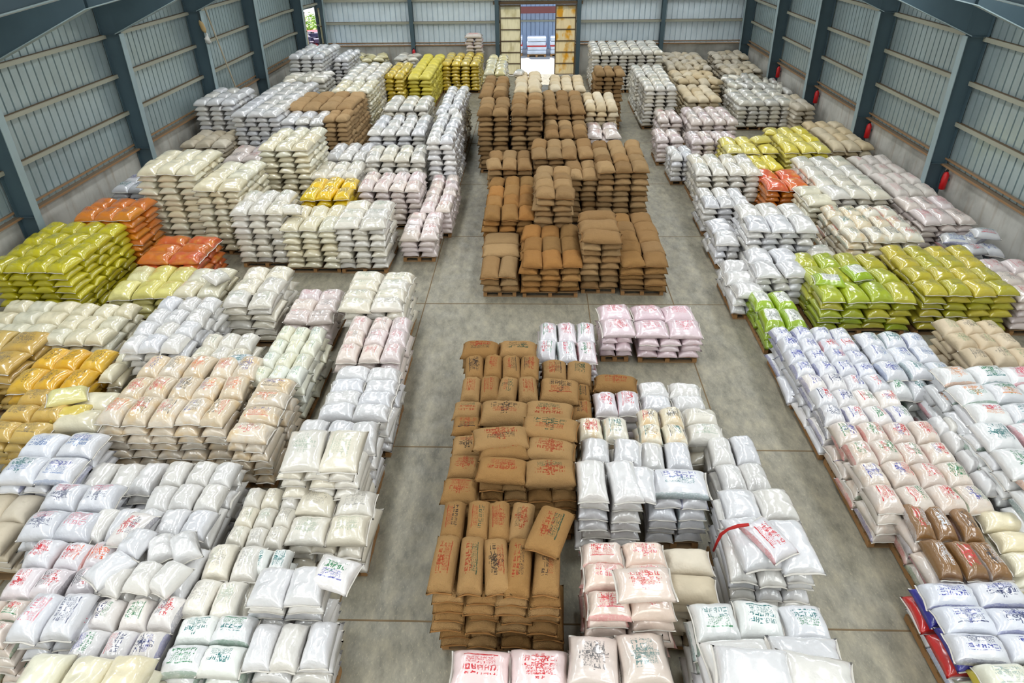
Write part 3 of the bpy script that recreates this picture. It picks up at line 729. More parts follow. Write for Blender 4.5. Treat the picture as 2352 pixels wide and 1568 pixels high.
# stacks: id, x0, x1, y0, y1, top height, sacks across, sacks deep (top layer), cloth, where
STACKS = [
 ('C11',-1.31,-0.4,14.69,15.8,0.62,2,1,'J','front left of central jute block'),
 ('C11b',-1.37,-0.43,15.85,17.28,0.62,1,2,'J','low jute step, central block left'),
 ('C12',-1.41,-0.03,17.21,20.4,1.14,3,4,'O','orange-brown jute stack, central block left'),
 ('C13',-1.49,-0.11,20.42,22.02,1.48,3,2,'J',"jute stack at central block's left back"),
 ('C21',-0.34,1.11,14.66,17.05,0.93,3,3,'O','orange-brown jute stack, central block front'),
 ('C22',-0.02,1.02,17.01,19.32,1.8,2,4,'J','tall narrow jute stack mid block'),
 ('C23',-0.1,1.82,20.64,22.4,1.72,4,2,'J',"wide jute stack at block's back"),
 ('C24',0.9,1.83,19.19,20.6,1.55,2,2,'J','half-hidden jute stack between two taller'),
 ('C31',1.11,2.05,14.88,16.66,1.5,1,3,'J','tall jute stack, central block front'),
 ('C41',2.08,3.22,14.78,18,0.9,2,5,'T2','flat jute stack, central block right'),
 ('C42',1.79,3.29,19.03,21.82,1.82,3,4,'J','tall jute stack by right aisle'),
 ('C5',1.9,3.08,24.41,26.1,1.31,2,2,'P','pink-white stack behind tall jute'),
 ('C6',1.89,3.13,26.1,28.64,1.85,3,4,'T3','pale jute stack near far block'),
 ('C7',2.47,3.7,30.01,31.57,2.33,3,2,'J','far tall jute stack beside aisle'),
 ('C8',0.3,1.78,23.09,25.1,1.65,3,3,'J','low jute step in far block'),
 ('C8b',0.31,1.82,25.09,28.43,1.97,3,4,'J','jute stack, far block middle'),
 ('C8c',0.56,2.03,28.79,31.54,1.97,3,4,'T3','pale far end of middle stack'),
 ('C9',-0.9,0.24,24.21,27.2,2.16,2,5,'J','jute stack, far block second column'),
 ('C9b',-0.86,0.23,27.55,31.46,2.16,2,5,'T3','pale far end, second column'),
 ('C10',-2.04,-0.94,24.18,26.5,2.16,2,4,'J','jute stack, far block left column'),
 ('C10b',-2.14,-1.12,26.84,30.47,2.16,2,5,'J','jute stack behind far left column'),
 ('C11f',-2.44,-1.4,32.65,37.22,1.9,2,6,'E','yellowish-white stack left of far door'),
 ('Y1',-4.93,-2.91,37.31,40.56,1.48,4,4,'Y','bright yellow stack facing camera'),
 ('Y2',-6.04,-4.87,33.07,39.06,1.65,2,8,'Y2','middle yellow stack near far wall'),
 ('Y3',-6.96,-6.05,32.53,35.83,1.8,2,5,'Y','left yellow stack beside white run'),
 ('TW',-3.96,-2.99,40.66,41.52,2.36,1,1,'B4','tall tower by far wall'),
 ('a1',-3.63,-2.66,16.66,18.46,0.77,2,4,'P','low front stack by left aisle'),
 ('a2',-3.3,-2.4,18.3,21.29,0.9,2,5,'P','pinkish stack along left aisle'),
 ('a3',-3.49,-2.56,21.45,24.89,1.97,2,6,'W','tall white run, left aisle near'),
 ('a3b',-3.62,-2.74,25.18,29.38,1.97,2,7,'W','tall white run, left aisle far'),
 ('b1',-5.14,-3.83,15.95,17.69,1.39,2,3,'V','tall off-white stack facing cross aisle'),
 ('b2',-6.55,-5.09,15.99,17.53,1.3,3,2,'C','cream-topped stack facing cross aisle'),
 ('b3',-7.91,-6.53,16.3,17.77,1.65,3,2,'V','white stack left of cross aisle trio'),
 ('b4',-6.68,-5.27,18.15,19.85,1.31,3,2,'K','golden yellow stack among white ones'),
 ('b5',-5.19,-3.35,18.93,20.32,1.31,4,2,'P','white stack right of golden one'),
 ('b6',-5.5,-3.55,21.2,22.66,1.48,4,2,'V',"white stack behind golden's right neighbour"),
 ('b7',-5.85,-3.83,23.61,26.04,1.65,4,3,'W','cool white stack beside tall run'),
 ('b8',-6.11,-4.26,27.72,29.83,1.5,3,3,'V','low white stack behind cool one'),
 ('c0',-6.9,-5.45,20.02,21.47,1.31,3,2,'V','white stack behind golden stack'),
 ('c1',-6.95,-5.54,21.9,23.58,1.31,3,2,'W','second white stack behind golden'),
 ('c2',-8.41,-6.84,20.15,22.27,2.16,3,3,'C','tall cream stack facing camera'),
 ('c3',-9.22,-7.64,24.46,26.01,1.82,3,2,'W','white stack before left jute'),
 ('c4',-9.35,-6.8,25.85,28.37,1.99,4,3,'J2','tan jute stack on left side'),
 ('c4b',-7.6,-6.75,24.42,25.8,1.9,2,2,'J2','tan jute step beside left jute'),
 ('c5',-8.34,-6.71,28.4,30.42,2.05,3,3,'C','long cream run, near end'),
 ('c5b',-8.54,-6.89,30.73,34.46,2.05,3,5,'V','long white run, far end'),
 ('c6',-11.4,-9.42,31.42,33.4,1.82,3,4,'V','white pile near left wall column'),
 ('c7',-11.65,-10.02,33.56,37.03,2.5,3,4,'W','highest white stack, far left'),
 ('c8',-9.95,-9.17,35.06,37.94,2.1,2,4,'W','white stack beside highest one'),
 ('c9',-10.33,-8.38,39.44,41.49,1.3,3,3,'E','messy pale pile along far wall'),
 ('c9b',-7.9,-6.67,40.01,41.65,1.3,2,2,'V','pale far pile behind yellows'),
 ('d1',-12.55,-11.05,25.21,27.59,2.33,3,3,'W','tall grey-white stack at left wall'),
 ('d1b',-10.91,-9.16,24.47,29.85,2.1,3,7,'W','white run right of wall stack'),
 ('d2',-12.55,-10.9,23.4,25.15,1.31,3,3,'T','low beige stack at left wall'),
 ('d3',-10.52,-9.21,22.2,23.84,1.14,2,2,'P','pinkish stack behind tall cream'),
 ('d4',-10.75,-9.12,17.38,19.36,2.33,3,2,'C','highest cream stack, left side'),
 ('d5',-9.16,-7.89,17.11,19.32,1.99,2,3,'C','cream stack with pale yellow top'),
 ('e1',-12.55,-11.53,18.89,20.3,1.31,2,2,'B','grey stack against left wall'),
 ('e2',-11.76,-10.22,15.86,17.21,1.65,3,2,'R2','tall orange stack by left wall'),
 ('e3',-9.75,-8.2,14.7,16.19,0.97,2,3,'R','low red-orange stack'),
 ('e4',-12.31,-10.4,13.25,15.89,1.48,4,4,'M','yellow-green stack at left wall'),
 ('e5',-9.8,-8.24,13.3,14.76,0.8,3,2,'E2','pale yellow stack beside green-yellow'),
 ('f1',-6.66,-5.59,12.35,14.08,1.14,2,3,'V','beige-white stack, cross aisle left'),
 ('f1c',-7.97,-6.95,12.89,14.19,1.05,2,2,'C','pale stack beside pale yellow'),
 ('f2',-5.37,-4.34,12.18,13.59,0.8,2,3,'P','pink-printed stack in cross aisle'),
 ('f3',-4.02,-2.71,12.05,13.7,1.2,2,4,'V','white corner stack, left aisle'),
 ('f4',-3.8,-2.54,10.46,11.99,1,3,3,'P','red-printed stack on left aisle'),
 ('f5',-3.63,-2.44,8.8,10.27,0.97,2,4,'W','shiny white stack, left aisle'),
 ('f6',-3.78,-2.47,7.79,8.5,1.14,3,1,'W','white step behind raised sacks'),
 ('f6b',-3.69,-2.54,7.08,7.91,1.42,2,1,'V','raised white sacks, left aisle'),
 ('f7',-3.43,-2.32,6.29,7.3,0.8,2,2,'V','white stack, foreground left aisle'),
 ('f8',-3.4,-2.48,4.98,5.49,1.31,2,1,'W','raised foreground white stack'),
 ('f9',-3.31,-2.33,4.39,4.95,0.97,3,1,'W','lowest white step, left aisle foreground'),
 ('g',-5.1,-4.16,9.67,11.56,1,3,4,'G2','faint green-printed stack, left block'),
 ('h',-6.51,-5.44,10.31,11.33,0.97,3,2,'V','white stack behind beige printed'),
 ('i',-7.69,-6.51,10.32,12.28,1.31,3,4,'W','tall white slanting stack, left block'),
 ('j2',-9.83,-8.54,11.04,12.59,0.97,3,3,'C','cream stack, left block inner'),
 ('j1',-11.4,-9.86,11.3,12.73,0.97,3,3,'C','cream stack at left edge'),
 ('kg',-9.48,-8.1,9.45,10.81,0.97,3,2,'K2','golden stack at left edge'),
 ('kh',-10.99,-9.61,9.86,11.28,1.05,2,2,'Z','ochre stack behind golden one'),
 ('kg2',-8.99,-7.93,8.16,9.51,0.97,2,3,'Z','ochre stack at left edge front'),
 ('kc',-8.05,-7.78,9.96,10.98,0.9,1,2,'C','cream gap stack beside golden'),
 ('kd',-8.06,-7.29,8.47,9.49,0.9,1,2,'C','cream stack below pale yellow sacks'),
 ('l',-7.16,-5,8.37,10.3,1.14,5,3,'T4','large beige printed stack'),
 ('l2',-4.84,-4.2,8.02,9.66,1.14,1,4,'T4','beige printed right column'),
 ('n',-7.95,-6.81,7.12,8.24,1.05,2,2,'B','blue-printed white stack, left edge'),
 ('P4',-6.94,-5.75,7.17,7.83,0.75,3,1,'W','white row before beige stack'),
 ('P3',-5.56,-4.46,6.21,7.68,0.95,3,3,'W','white nine-sack stack foreground left'),
 ('P1',-7.05,-6.04,6.09,7.11,1,2,2,'B2','grey-white stack foreground left'),
 ('P2',-6.24,-5.59,6.16,6.76,0.9,2,1,'W','white pair beside grey-white stack'),
 ('P5',-4.31,-3.47,6.18,7.28,0.75,3,3,'V','low white stack between foreground ones'),
 ('Q1',-6.66,-5.45,5.21,6.07,0.97,3,2,'P2','red-printed stack at left edge'),
 ('Q2',-5.28,-4.26,5.12,5.99,1.2,3,2,'W','raised white pile foreground left'),
 ('Q3',-4.23,-3.53,4.97,6.03,0.97,2,2,'V','off-white four-sack stack foreground'),
 ('Q3b',-3.7,-3.17,5.6,6.01,0.9,2,1,'G','green-printed row behind raised stack'),
 ('Q4',-5.97,-5.2,4.5,5.1,1.2,2,1,'B2','raised grey pair at left edge'),
 ('Q5',-5.28,-4.24,4.32,5.17,1,3,2,'B3','multicolour printed stack foreground left'),
 ('Q6',-4.21,-3.29,4.26,5.02,0.95,2,2,'G','green-printed stack foreground'),
 ('Q8',-5.51,-4.1,3.76,4.31,1.2,3,1,'C','cream row at bottom left corner'),
 ('r1',4.89,6.12,4.74,5.86,0.8,2,3,'B5','blue-printed stack, right aisle corner'),
 ('r2',5.22,6.1,5.89,7.11,0.8,3,2,'N','brown-printed stack, right aisle'),
 ('r2b',6.26,6.81,5.95,7.01,0.75,1,3,'C','cream stack beside brown one'),
 ('r3',4.9,6.52,6.96,8.89,0.85,4,4,'P3','red-green printed stack, right aisle'),
 ('r4',4.84,6.34,8.86,10.26,0.85,4,3,'B3','mixed-print stack, right aisle'),
 ('r5',4.81,6.34,10.27,11.92,0.85,4,4,'B6','blue-printed stack, right aisle'),
 ('s1',6.33,7.62,10.19,11.72,0.9,3,3,'B','pale blue printed stack, inner right'),
 ('s1b',6.3,7.14,9.84,10.44,0.7,2,1,'G','green-printed pair before pale blue'),
 ('s2',6.87,8.52,8.36,9.91,1.31,3,3,'G3','green-printed stack, right edge'),
 ('s2b',6.72,8.3,6.54,8.38,1.31,3,3,'G3','second green-printed stack, right edge'),
 ('s2c',6.56,6.95,7.38,9.12,0.85,2,4,'W','low white stack beside green prints'),
 ('t1',8.07,9.32,10.5,12.05,0.97,3,3,'T5','beige stack at right edge'),
 ('g1',4.84,5.74,12.18,13.76,0.7,2,2,'L','lime stack with white labels, aisle'),
 ('g2',6.17,8.21,12.96,15.22,0.97,4,3,'L2','lime and olive stack, right side'),
 ('g3',8.35,10.32,13,15.33,1.14,4,4,'M2','olive-yellow stack at right'),
 ('g4',10.41,11.55,12.99,14.88,0.97,2,3,'P','pinkish stack right of olive'),
 ('w0',4.55,5.23,13.64,15.41,0.7,1,3,'W','low white step, right aisle'),
 ('w1',5.13,6.32,14.15,15.51,0.97,2,2,'W','shiny white stack behind lime'),
 ('w2',5.35,7.07,15.99,17.71,1.31,3,2,'W','large white stack, right aisle'),
 ('w2b',4.72,5.35,16.28,17.83,0.8,1,2,'W','small white step, right aisle'),
 ('w3',4.81,6.17,18.45,19.87,0.97,3,2,'W','white stack behind the small step'),
 ('w4',5.06,7.07,20.79,22.65,1.14,4,2,'V','white stack left of orange'),
 ('w5',4.63,5.46,22.85,24.19,0.97,2,2,'W','narrow white stack, right aisle'),
 ('w6',4.46,5.46,24.98,26.42,0.97,2,2,'P','pinkish stack, right aisle'),
 ('w6b',4.96,5.93,27.86,29.54,0.97,2,2,'P','farther pinkish stack, right aisle'),
 ('w7',5.97,7.83,26.78,29.16,1.14,4,3,'P','white stack inside pinkish pair'),
 ('w8',5.67,7.37,24.69,26,1,4,2,'P','pinkish stack left of yellow'),
 ('w9',4.6,6.01,30.03,32.31,1.72,3,3,'V','tall off-white stack, far aisle'),
 ('w9b',4.55,6.06,32.65,35.21,1.72,3,4,'V','tall off-white run, farther back'),
 ('w10',2.87,6.54,37.16,40.72,1.99,7,5,'V','wide white stack by far wall'),
 ('w11',6.49,8.01,30.51,33.44,1.14,3,4,'T3','yellowish stack right of tall run'),
 ('w12',8.56,10.91,29.82,32.53,1.14,4,4,'V','white stack before right columns'),
 ('w12b',10.7,11.55,28.96,31.35,1.14,2,3,'T','beige stack at right wall'),
 ('w13',6.82,9.13,37.12,41.65,1.2,5,6,'T','beige heap by far wall'),
 ('w13b',9.72,11.55,39.55,41.65,1.25,4,4,'T','raised beige heap, far right'),
 ('w13c',6.86,8.91,34.14,37.17,1.1,4,4,'T3','yellowish heap, far right middle'),
 ('w13d',9.56,11.55,36.44,39.73,1.1,4,4,'T','beige heap at right corner'),
 ('w13e',9.09,10.9,33.12,35.97,1.1,4,3,'V','grey-white heap near right wall'),
 ('w13f',10.92,11.55,31.92,35.08,1.1,2,3,'V','grey-white heap against right wall'),
 ('y1',6.51,8.25,23.05,24.65,1.14,3,2,'Y3','yellow stack, right side left half'),
 ('y1b',8.35,9.79,22.61,25.42,1.31,3,3,'Y3','yellow stack, right side right half'),
 ('y2',7.13,8.11,21.72,23,0.97,2,2,'Y3','low yellow step above orange'),
 ('u1',10.19,11.55,23.36,26.78,1.14,3,4,'T3','tan stack at right wall'),
 ('u2',8.24,9.92,18.45,22.01,1.25,3,4,'V','off-white stack right of orange'),
 ('u3',10.3,11.55,18.96,22.67,1.1,3,4,'T6','greyish stack at right wall'),
 ('u4',10.17,11.55,16.97,18.85,1.08,3,2,'P','pink-tinged stack at right wall'),
 ('u5',7.81,9.66,15.71,17.93,1.14,4,3,'C2','cream printed stack, right side'),
 ('u6',7.67,8.45,18.27,19.68,1.1,1,2,'C','cream stack behind large white'),
 ('u8',6.82,7.54,15.25,16.3,0.7,1,3,'V','white step left of lime'),
 ('u7',10.56,11.55,15.52,16.9,0.8,2,2,'B7','teal-printed heap at right wall'),
 ('o1',6.98,8.31,19.88,21.61,0.97,2,2,'R3','orange-red stack, right side'),
 ('k1',-1.21,0.36,5.17,5.99,1.25,5,1,'J3','jute stack at centre foreground'),
 ('k1b',-1.21,-0.01,5.96,6.62,1.25,4,1,'J3','second row, foreground jute'),
 ('k2',-1.27,-0.78,6.83,8.27,1.05,1,3,'J3','left jute column, foreground'),
 ('k3',-0.8,0.62,7.02,7.97,1.3,2,2,'J3','jute stack behind foreground one'),
 ('k3b',-0.84,0.66,8.39,8.96,1.2,2,1,'J3','raised crosswise jute pair'),
 ('k2b',-1.29,-0.84,8.29,9.14,1.05,1,2,'J3','left jute step, centre block'),
 ('k4',-1.28,0.07,9.28,10.62,1,4,2,'J3','four-wide jute stack, centre front'),
 ('k4b',-1.35,0.04,10.63,11.15,1,2,1,'J3','back of front jute stack'),
 ('k5',0.09,0.74,9.29,9.93,0.95,1,1,'J3','short jute stack beside aisle'),
 ('k6',0.15,1.05,10.08,10.75,0.8,2,1,'J3','dark jute pair by pink stack'),
 ('k7',0.69,1.03,9.1,10.08,0.75,1,2,'J3','narrow jute column, centre front'),
 ('p1',0.07,1.23,10.91,12.35,0.72,3,2,'P4','pink-printed stack, centre cross aisle'),
 ('p2',1.36,2.03,11.84,13.09,0.75,1,2,'P5','single-width pink stack'),
 ('p3',2.13,3.45,11.82,13.06,0.75,2,2,'P5','pink-rimmed four-sack stack'),
 ('q0',1.09,1.83,9.87,10.35,0.75,1,1,'J3','single jute sack stack'),
 ('q1',1.08,1.89,9.2,9.79,0.8,2,1,'P4','printed white pair behind cream'),
 ('q2',1.94,3.04,9.45,10.3,0.66,2,2,'W','shiny four-sack stack, centre right'),
 ('q3',0.73,1.56,8.34,8.9,0.9,2,1,'C2','cream pair in centre right block'),
 ('q4',1.71,2.44,8.21,9.04,1,2,2,'C2','cream printed four-sack stack'),
 ('q5',2.53,3.11,8.4,9.22,0.85,1,2,'V','off-white crosswise pair'),
 ('q6',0.65,1.51,6.65,7.4,1.31,2,1,'W','tall white stack, centre foreground'),
 ('q6b',0.72,1.61,7.56,8.11,1.15,2,1,'W','white pair behind tall white'),
 ('q7b',1.64,2.45,7.65,8.24,0.97,2,1,'W','white pair, centre right middle'),
 ('q7',1.67,2.49,6.88,7.42,1.14,1,1,'B','crosswise white stack, blue mark'),
 ('q8',2.78,3.54,7.32,8.56,0.85,2,2,'W','white four-sack stack, right aisle'),
 ('q9',2.46,3.48,5.54,6.37,1.31,2,1,'W','big white stack, right foreground'),
 ('q9b',2.51,3.52,6.4,6.95,1.25,2,1,'W','white back row, right foreground'),
 ('q10',0.63,1.63,4.84,5.95,1.31,2,3,'P6','pale red-printed stack, foreground'),
 ('q11',1.59,2.22,5.24,6.03,1.1,1,2,'T','beige crosswise stack, foreground'),
 ('q12',0.41,1.54,4.15,4.74,1.1,2,1,'T7','beige pair at bottom edge'),
 ('q13',1.83,3.2,3.83,4.48,1.55,2,1,'W','white front row, bottom right'),
 ('q13b',1.8,3.26,4.48,4.97,1.45,3,1,'G','green-printed row, bottom right'),
 ('q14',-0.92,0.4,4.22,4.75,0.85,2,1,'P7','red-banner pair at bottom edge'),
 ('r0',5.02,6.05,3.96,4.73,0.8,2,2,'G2','lowest stack at right corner'),
 ('NL',-8.57,-7.29,6.12,7.21,0.72,3,2,'T','pale stack at left edge'),
 ('QL',-6.81,-6.19,4.56,5.19,0.9,2,2,'P3','red-green printed stack at left edge'),
]
LOOSE = [
 ('J3', 0.21, 6.0, 1.3, 1.257, 0.78, 0.46, 0.2, 0.05, 0.06, 'tilted printed jute sack lying askew on the right of foreground jute'),
 ('P4', 2.92, 5.88, 1.36, -1.082, 0.62, 0.4, 0.17, 0.05, 0.05, 'pink-printed small sack lying askew on the big white foreground stack'),
 ('E2', -8.05, 9.12, 1.0, 0.489, 0.62, 0.4, 0.2, 0.06, 0.1, 'pale yellow sack lying askew on the cream stack, upper one'),
 ('Y', -7.87, 8.85, 0.84, 0.262, 0.62, 0.36, 0.18, 0.02, 0.0, 'yellow sack beneath the askew pale yellow sack, left block'),
 ('B3', -2.39, 5.34, 1.24, -0.244, 0.52, 0.48, 0.17, 0.03, 0.05, 'white sack with black lettering leaning beside the raised foreground stack'),
 ('W', -5.21, 5.4, 1.18, 1.012, 0.52, 0.36, 0.18, 0.03, 0.04, "white sack lying askew across the red-printed stack's right edge"),
 ('J3', -0.49, 7.82, 1.26, 0.087, 0.84, 0.46, 0.2, 0.04, 0.0, 'printed jute sack laid crosswise on top, centre block left half'),
 ('J3', 0.25, 8.07, 1.26, -0.14, 0.84, 0.46, 0.2, 0.04, 0.0, 'printed jute sack laid crosswise on top, centre block right half'),
 ('W', 1.51, 7.03, 1.14, 1.466, 0.66, 0.42, 0.19, 0.03, 0.0, 'white sack raised lengthwise between tall white and blue-marked stacks'),
 ('V', -0.72, 30.53, 2.2, 1.396, 0.6, 0.42, 0.2, 0.5, 0.0, 'off-white sack leaning upright at the far door end of jute rows'),
 ('V', -7.15, 13.36, 1.15, 1.396, 0.55, 0.4, 0.2, 0.5, 0.2, 'off-white sack propped upright on pale stack in cross aisle'),
 ('B7', -5.47, 10.28, 0.97, 0.175, 0.5, 0.36, 0.17, 0.04, 0.0, 'dark blue printed sack tucked behind the beige printed stack'),
 ('V', -6.41, 16.62, 1.47, 0.14, 0.62, 0.46, 0.19, 0.05, 0.03, 'single off-white sack on the cream-topped stack, cross aisle'),
 ('P6', 1.26, 5.06, 1.5, 0.07, 0.66, 0.46, 0.18, 0.03, 0.02, 'red-lined beige sack laid on top, right half of foreground stack'),
 ('W', 2.13, 3.88, 1.75, -0.105, 0.72, 0.5, 0.2, 0.05, -0.04, 'big white sack on top, left of two at bottom right'),
 ('W', 2.73, 3.85, 1.7, -0.175, 0.7, 0.5, 0.2, 0.04, 0.03, 'big white sack on top, right of two at bottom right'),
 ('B7', 10.44, 15.9, 0.95, -0.262, 0.6, 0.44, 0.18, 0.08, 0.0, 'teal-printed sack tipped on heap at right wall, left one'),
 ('B7', 11.24, 16.07, 1.05, -0.14, 0.6, 0.44, 0.18, 0.1, 0.05, 'red and teal printed sack topmost on heap at right wall'),
 ('B7', 10.64, 15.44, 0.9, 0.349, 0.6, 0.44, 0.18, 0.05, 0.1, 'teal-printed sack at front of heap by right wall'),
 ('Y3', 8.37, 24.56, 1.28, 1.222, 0.66, 0.46, 0.2, 0.04, 0.05, 'lemon yellow sack heaped on top where yellow stacks meet'),
 ('Y3', 7.82, 23.87, 1.2, 0.262, 0.66, 0.44, 0.2, 0.05, 0.0, 'lemon yellow sack heaped on the left yellow stack'),
 ('L', 7.26, 13.97, 1.0, -1.396, 0.62, 0.48, 0.19, 0.05, 0.06, 'lime sack with white label raised on the lime and olive stack'),
 ('L', 6.52, 13.62, 0.98, -0.14, 0.64, 0.46, 0.19, 0.04, 0.04, 'lime sack raised at left of lime and olive stack'),
 ('B3', -5.39, 6.18, 1.0, 1.396, 0.6, 0.42, 0.18, 0.03, 0.0, 'white sack with dark red and black lettering, foreground left'),
]

# ---------------------------------------------------------------- sack meshes (unit size: 1 long in x, 1 wide in y, 1 high)
def sack_mesh(name, nu, nv, seed, soft, dome=False):
    """a filled, sewn sack lying flat. soft = jute: rounder, blunt corners; else woven plastic with sharp ears"""
    rr = random.Random(seed)
    off = Vector((rr.uniform(0, 50), rr.uniform(0, 50), rr.uniform(0, 50)))
    ph = [rr.uniform(0, 6.28) for _ in range(4)]
    zs = .24 if not soft else .30
    V = []; UVm = []
    def spread(i, n):
        t = 2 * i / n - 1
        return math.copysign(abs(t) ** .82, t)
    us = [spread(i, nu) for i in range(nu + 1)]; vs = [spread(j, nv) for j in range(nv + 1)]
    def P(u, v, side):
        au, av = abs(u), abs(v)
        ear = (au ** 6) * (av ** 6)
        if soft:
            x = .5 * u * (1 - .03 * (1 - av * av) + .07 * ear); y = .5 * v * (1 - .10 * au ** 5 + .12 * ear)
            t = (max(0, 1 - au ** 5)) ** .45 * (max(0, 1 - av ** 2.8)) ** .56
        else:
            x = .5 * u * (1 - .055 * (1 - av * av) + .05 * ear); y = .5 * v * (1 - .05 * (1 - au ** 2) + .05 * ear - .03 * au ** 4)
            t = (max(0, 1 - au ** 4.2)) ** .5 * (max(0, 1 - av ** 2.8)) ** .56
        if dome:
            t = (max(0, 1 - au ** 5)) ** .42 * (max(0, 1 - av ** 2.15)) ** .62
        n1 = noise.noise(Vector((u * 1.3, v * 1.1, side * 3)) + off)
        n2 = noise.noise(Vector((u * 3.4, v * 3.0, side * 3)) + off)
        # gathers running in from the sewn ends, slight slump
        g = math.sin(v * 11 + ph[0] + u * 1.5) * math.exp(-(1 - au) * 5.0) * (1 - av ** 4)
        g2 = math.sin(u * 9 + ph[1]) * math.exp(-(1 - av) * 6.0)
        th = t * (1 + .15 * n1 + .09 * n2 + .07 * g + .04 * g2)
        if side > 0: z = zs + .018 + (1 - zs) * th
        else: z = zs - zs * min(1.02, t * (1 + .04 * n2) * 1.06)
        edge = max(au, av) ** 8
        z += edge * (.05 * math.sin(v * 4 + ph[2]) + .04 * math.sin(u * 3 + ph[3]) - .03)
        x += .012 * noise.noise(Vector((v * 2, side, 1)) + off); y += .014 * noise.noise(Vector((u * 2, side, 7)) + off)
        return (x, y, max(0, z))
    idx = {}
    for side in (1, -1):
        for i, u in enumerate(us):
            for j, v in enumerate(vs):
                rim = i in (0, nu) or j in (0, nv)
                if side < 0 and rim: idx[side, i, j] = idx[1, i, j]; continue
                idx[side, i, j] = len(V); V.append(P(u, v, side))
    Fc = []; uvs = []
    for side in (1, -1):
        for i in range(nu):
            for j in range(nv):
                q = [(i, j), (i + 1, j), (i + 1, j + 1), (i, j + 1)]
                if side < 0: q = q[::-1]
                Fc.append(tuple(idx[side, a, c] for a, c in q))
                uvs += [((us[a] + 1) / 2, (vs[c] + 1) / 2) if side > 0 else (-3.0, -3.0) for a, c in q]
    me = bpy.data.meshes.new(name)
    me.from_pydata(V, [], Fc)
    ul = me.uv_layers.new(name='UVMap')
    ul.data.foreach_set('uv', [c for q in uvs for c in q])
    me.shade_smooth(); me.update()
    return me

NVAR = 6

BASE = {}
for soft in (0, 1):
    for lod, (nu, nv) in (('hi', (22, 16)), ('mid', (14, 10)), ('lo', (9, 8))):
        BASE[soft, lod] = [sack_mesh('sack_shape', nu, nv, 11 * k + soft * 100 + 3, bool(soft), k >= NVAR) for k in range(2 * NVAR)]
MESH = {}
def mesh_for(code, lod, k):
    soft = int(MK[code][1] == 'jute_sack')
    key = (code, lod, k)
    if key not in MESH:
        me = BASE[soft, lod][k].copy(); me.name = MK[code][1]; me.materials.append(MK[code][0]); MESH[key] = me
    return MESH[key]

def seam_mesh(seed, mat, s):
    rr = random.Random(seed); mb = MB(); n = 12; a = rr.uniform(0, 6)
    for j in range(n + 1):
        v = -1 + 2 * j / n
        y = .485 * v; x = s * (.478 + .03 * v * v); z = .24 + .03 * math.sin(v * 5 + a)
        for dx, dz in ((-.01, .02), (.022, .03), (.022, -.01), (-.01, -.015)):
            mb.v.append((x + s * dx, y, z + dz))
    for j in range(n):
        for q in range(4):
            mb.f.append((4 * j + q, 4 * j + (q + 1) % 4, 4 * j + 4 + (q + 1) % 4, 4 * j + 4 + q))
    mb.f += [(3, 2, 1, 0), (4 * n, 4 * n + 1, 4 * n + 2, 4 * n + 3)]
    return mb.mesh('stitched_seam', mat, True)
SEAMS = {(j, s): [seam_mesh(k * 7 + j, M_SEAMJ if j else M_SEAM, s) for k in range(3)] for j in (0, 1) for s in (-1, 1)}

# ---------------------------------------------------------------- stacking
ORD = ['first', 'second', 'third', 'fourth', 'fifth', 'sixth', 'seventh', 'eighth', 'ninth', 'tenth', 'eleventh', 'twelfth', 'thirteenth', 'fourteenth', 'fifteenth', 'sixteenth', 'seventeenth', 'eighteenth', 'nineteenth', 'twentieth']
COURSE = {'r2': {0: 'P3', 1: 'P2', 2: 'P3'}, 'r1': {0: 'B', 1: 'SR', 2: 'SB'}, 'r0': {0: 'SY', 1: 'SG', 2: 'SY'}, 'o1': {0: 'R2', 1: 'R2', 2: 'R2', 3: 'R2'}}
SACKS = []     # code, (x, y, z), rz, (l, w, h), label, stack phrase, tilt
PITCH_Z = .166

def across(i, n):
    if n == 1: return ''
    if n == 2: return ('left', 'right')[i]
    if i == 0: return 'far left'
    if i == n - 1: return 'far right'
    if n == 3: return 'middle'
    return ORD[i] + ' from left'

def add_sack(code, x, y, z, rz, l, w, h, label, phrase, tilt=(0, 0), top=False):
    SACKS.append([code, x, y, z, rz, l, w, h, label, phrase, tilt, top])

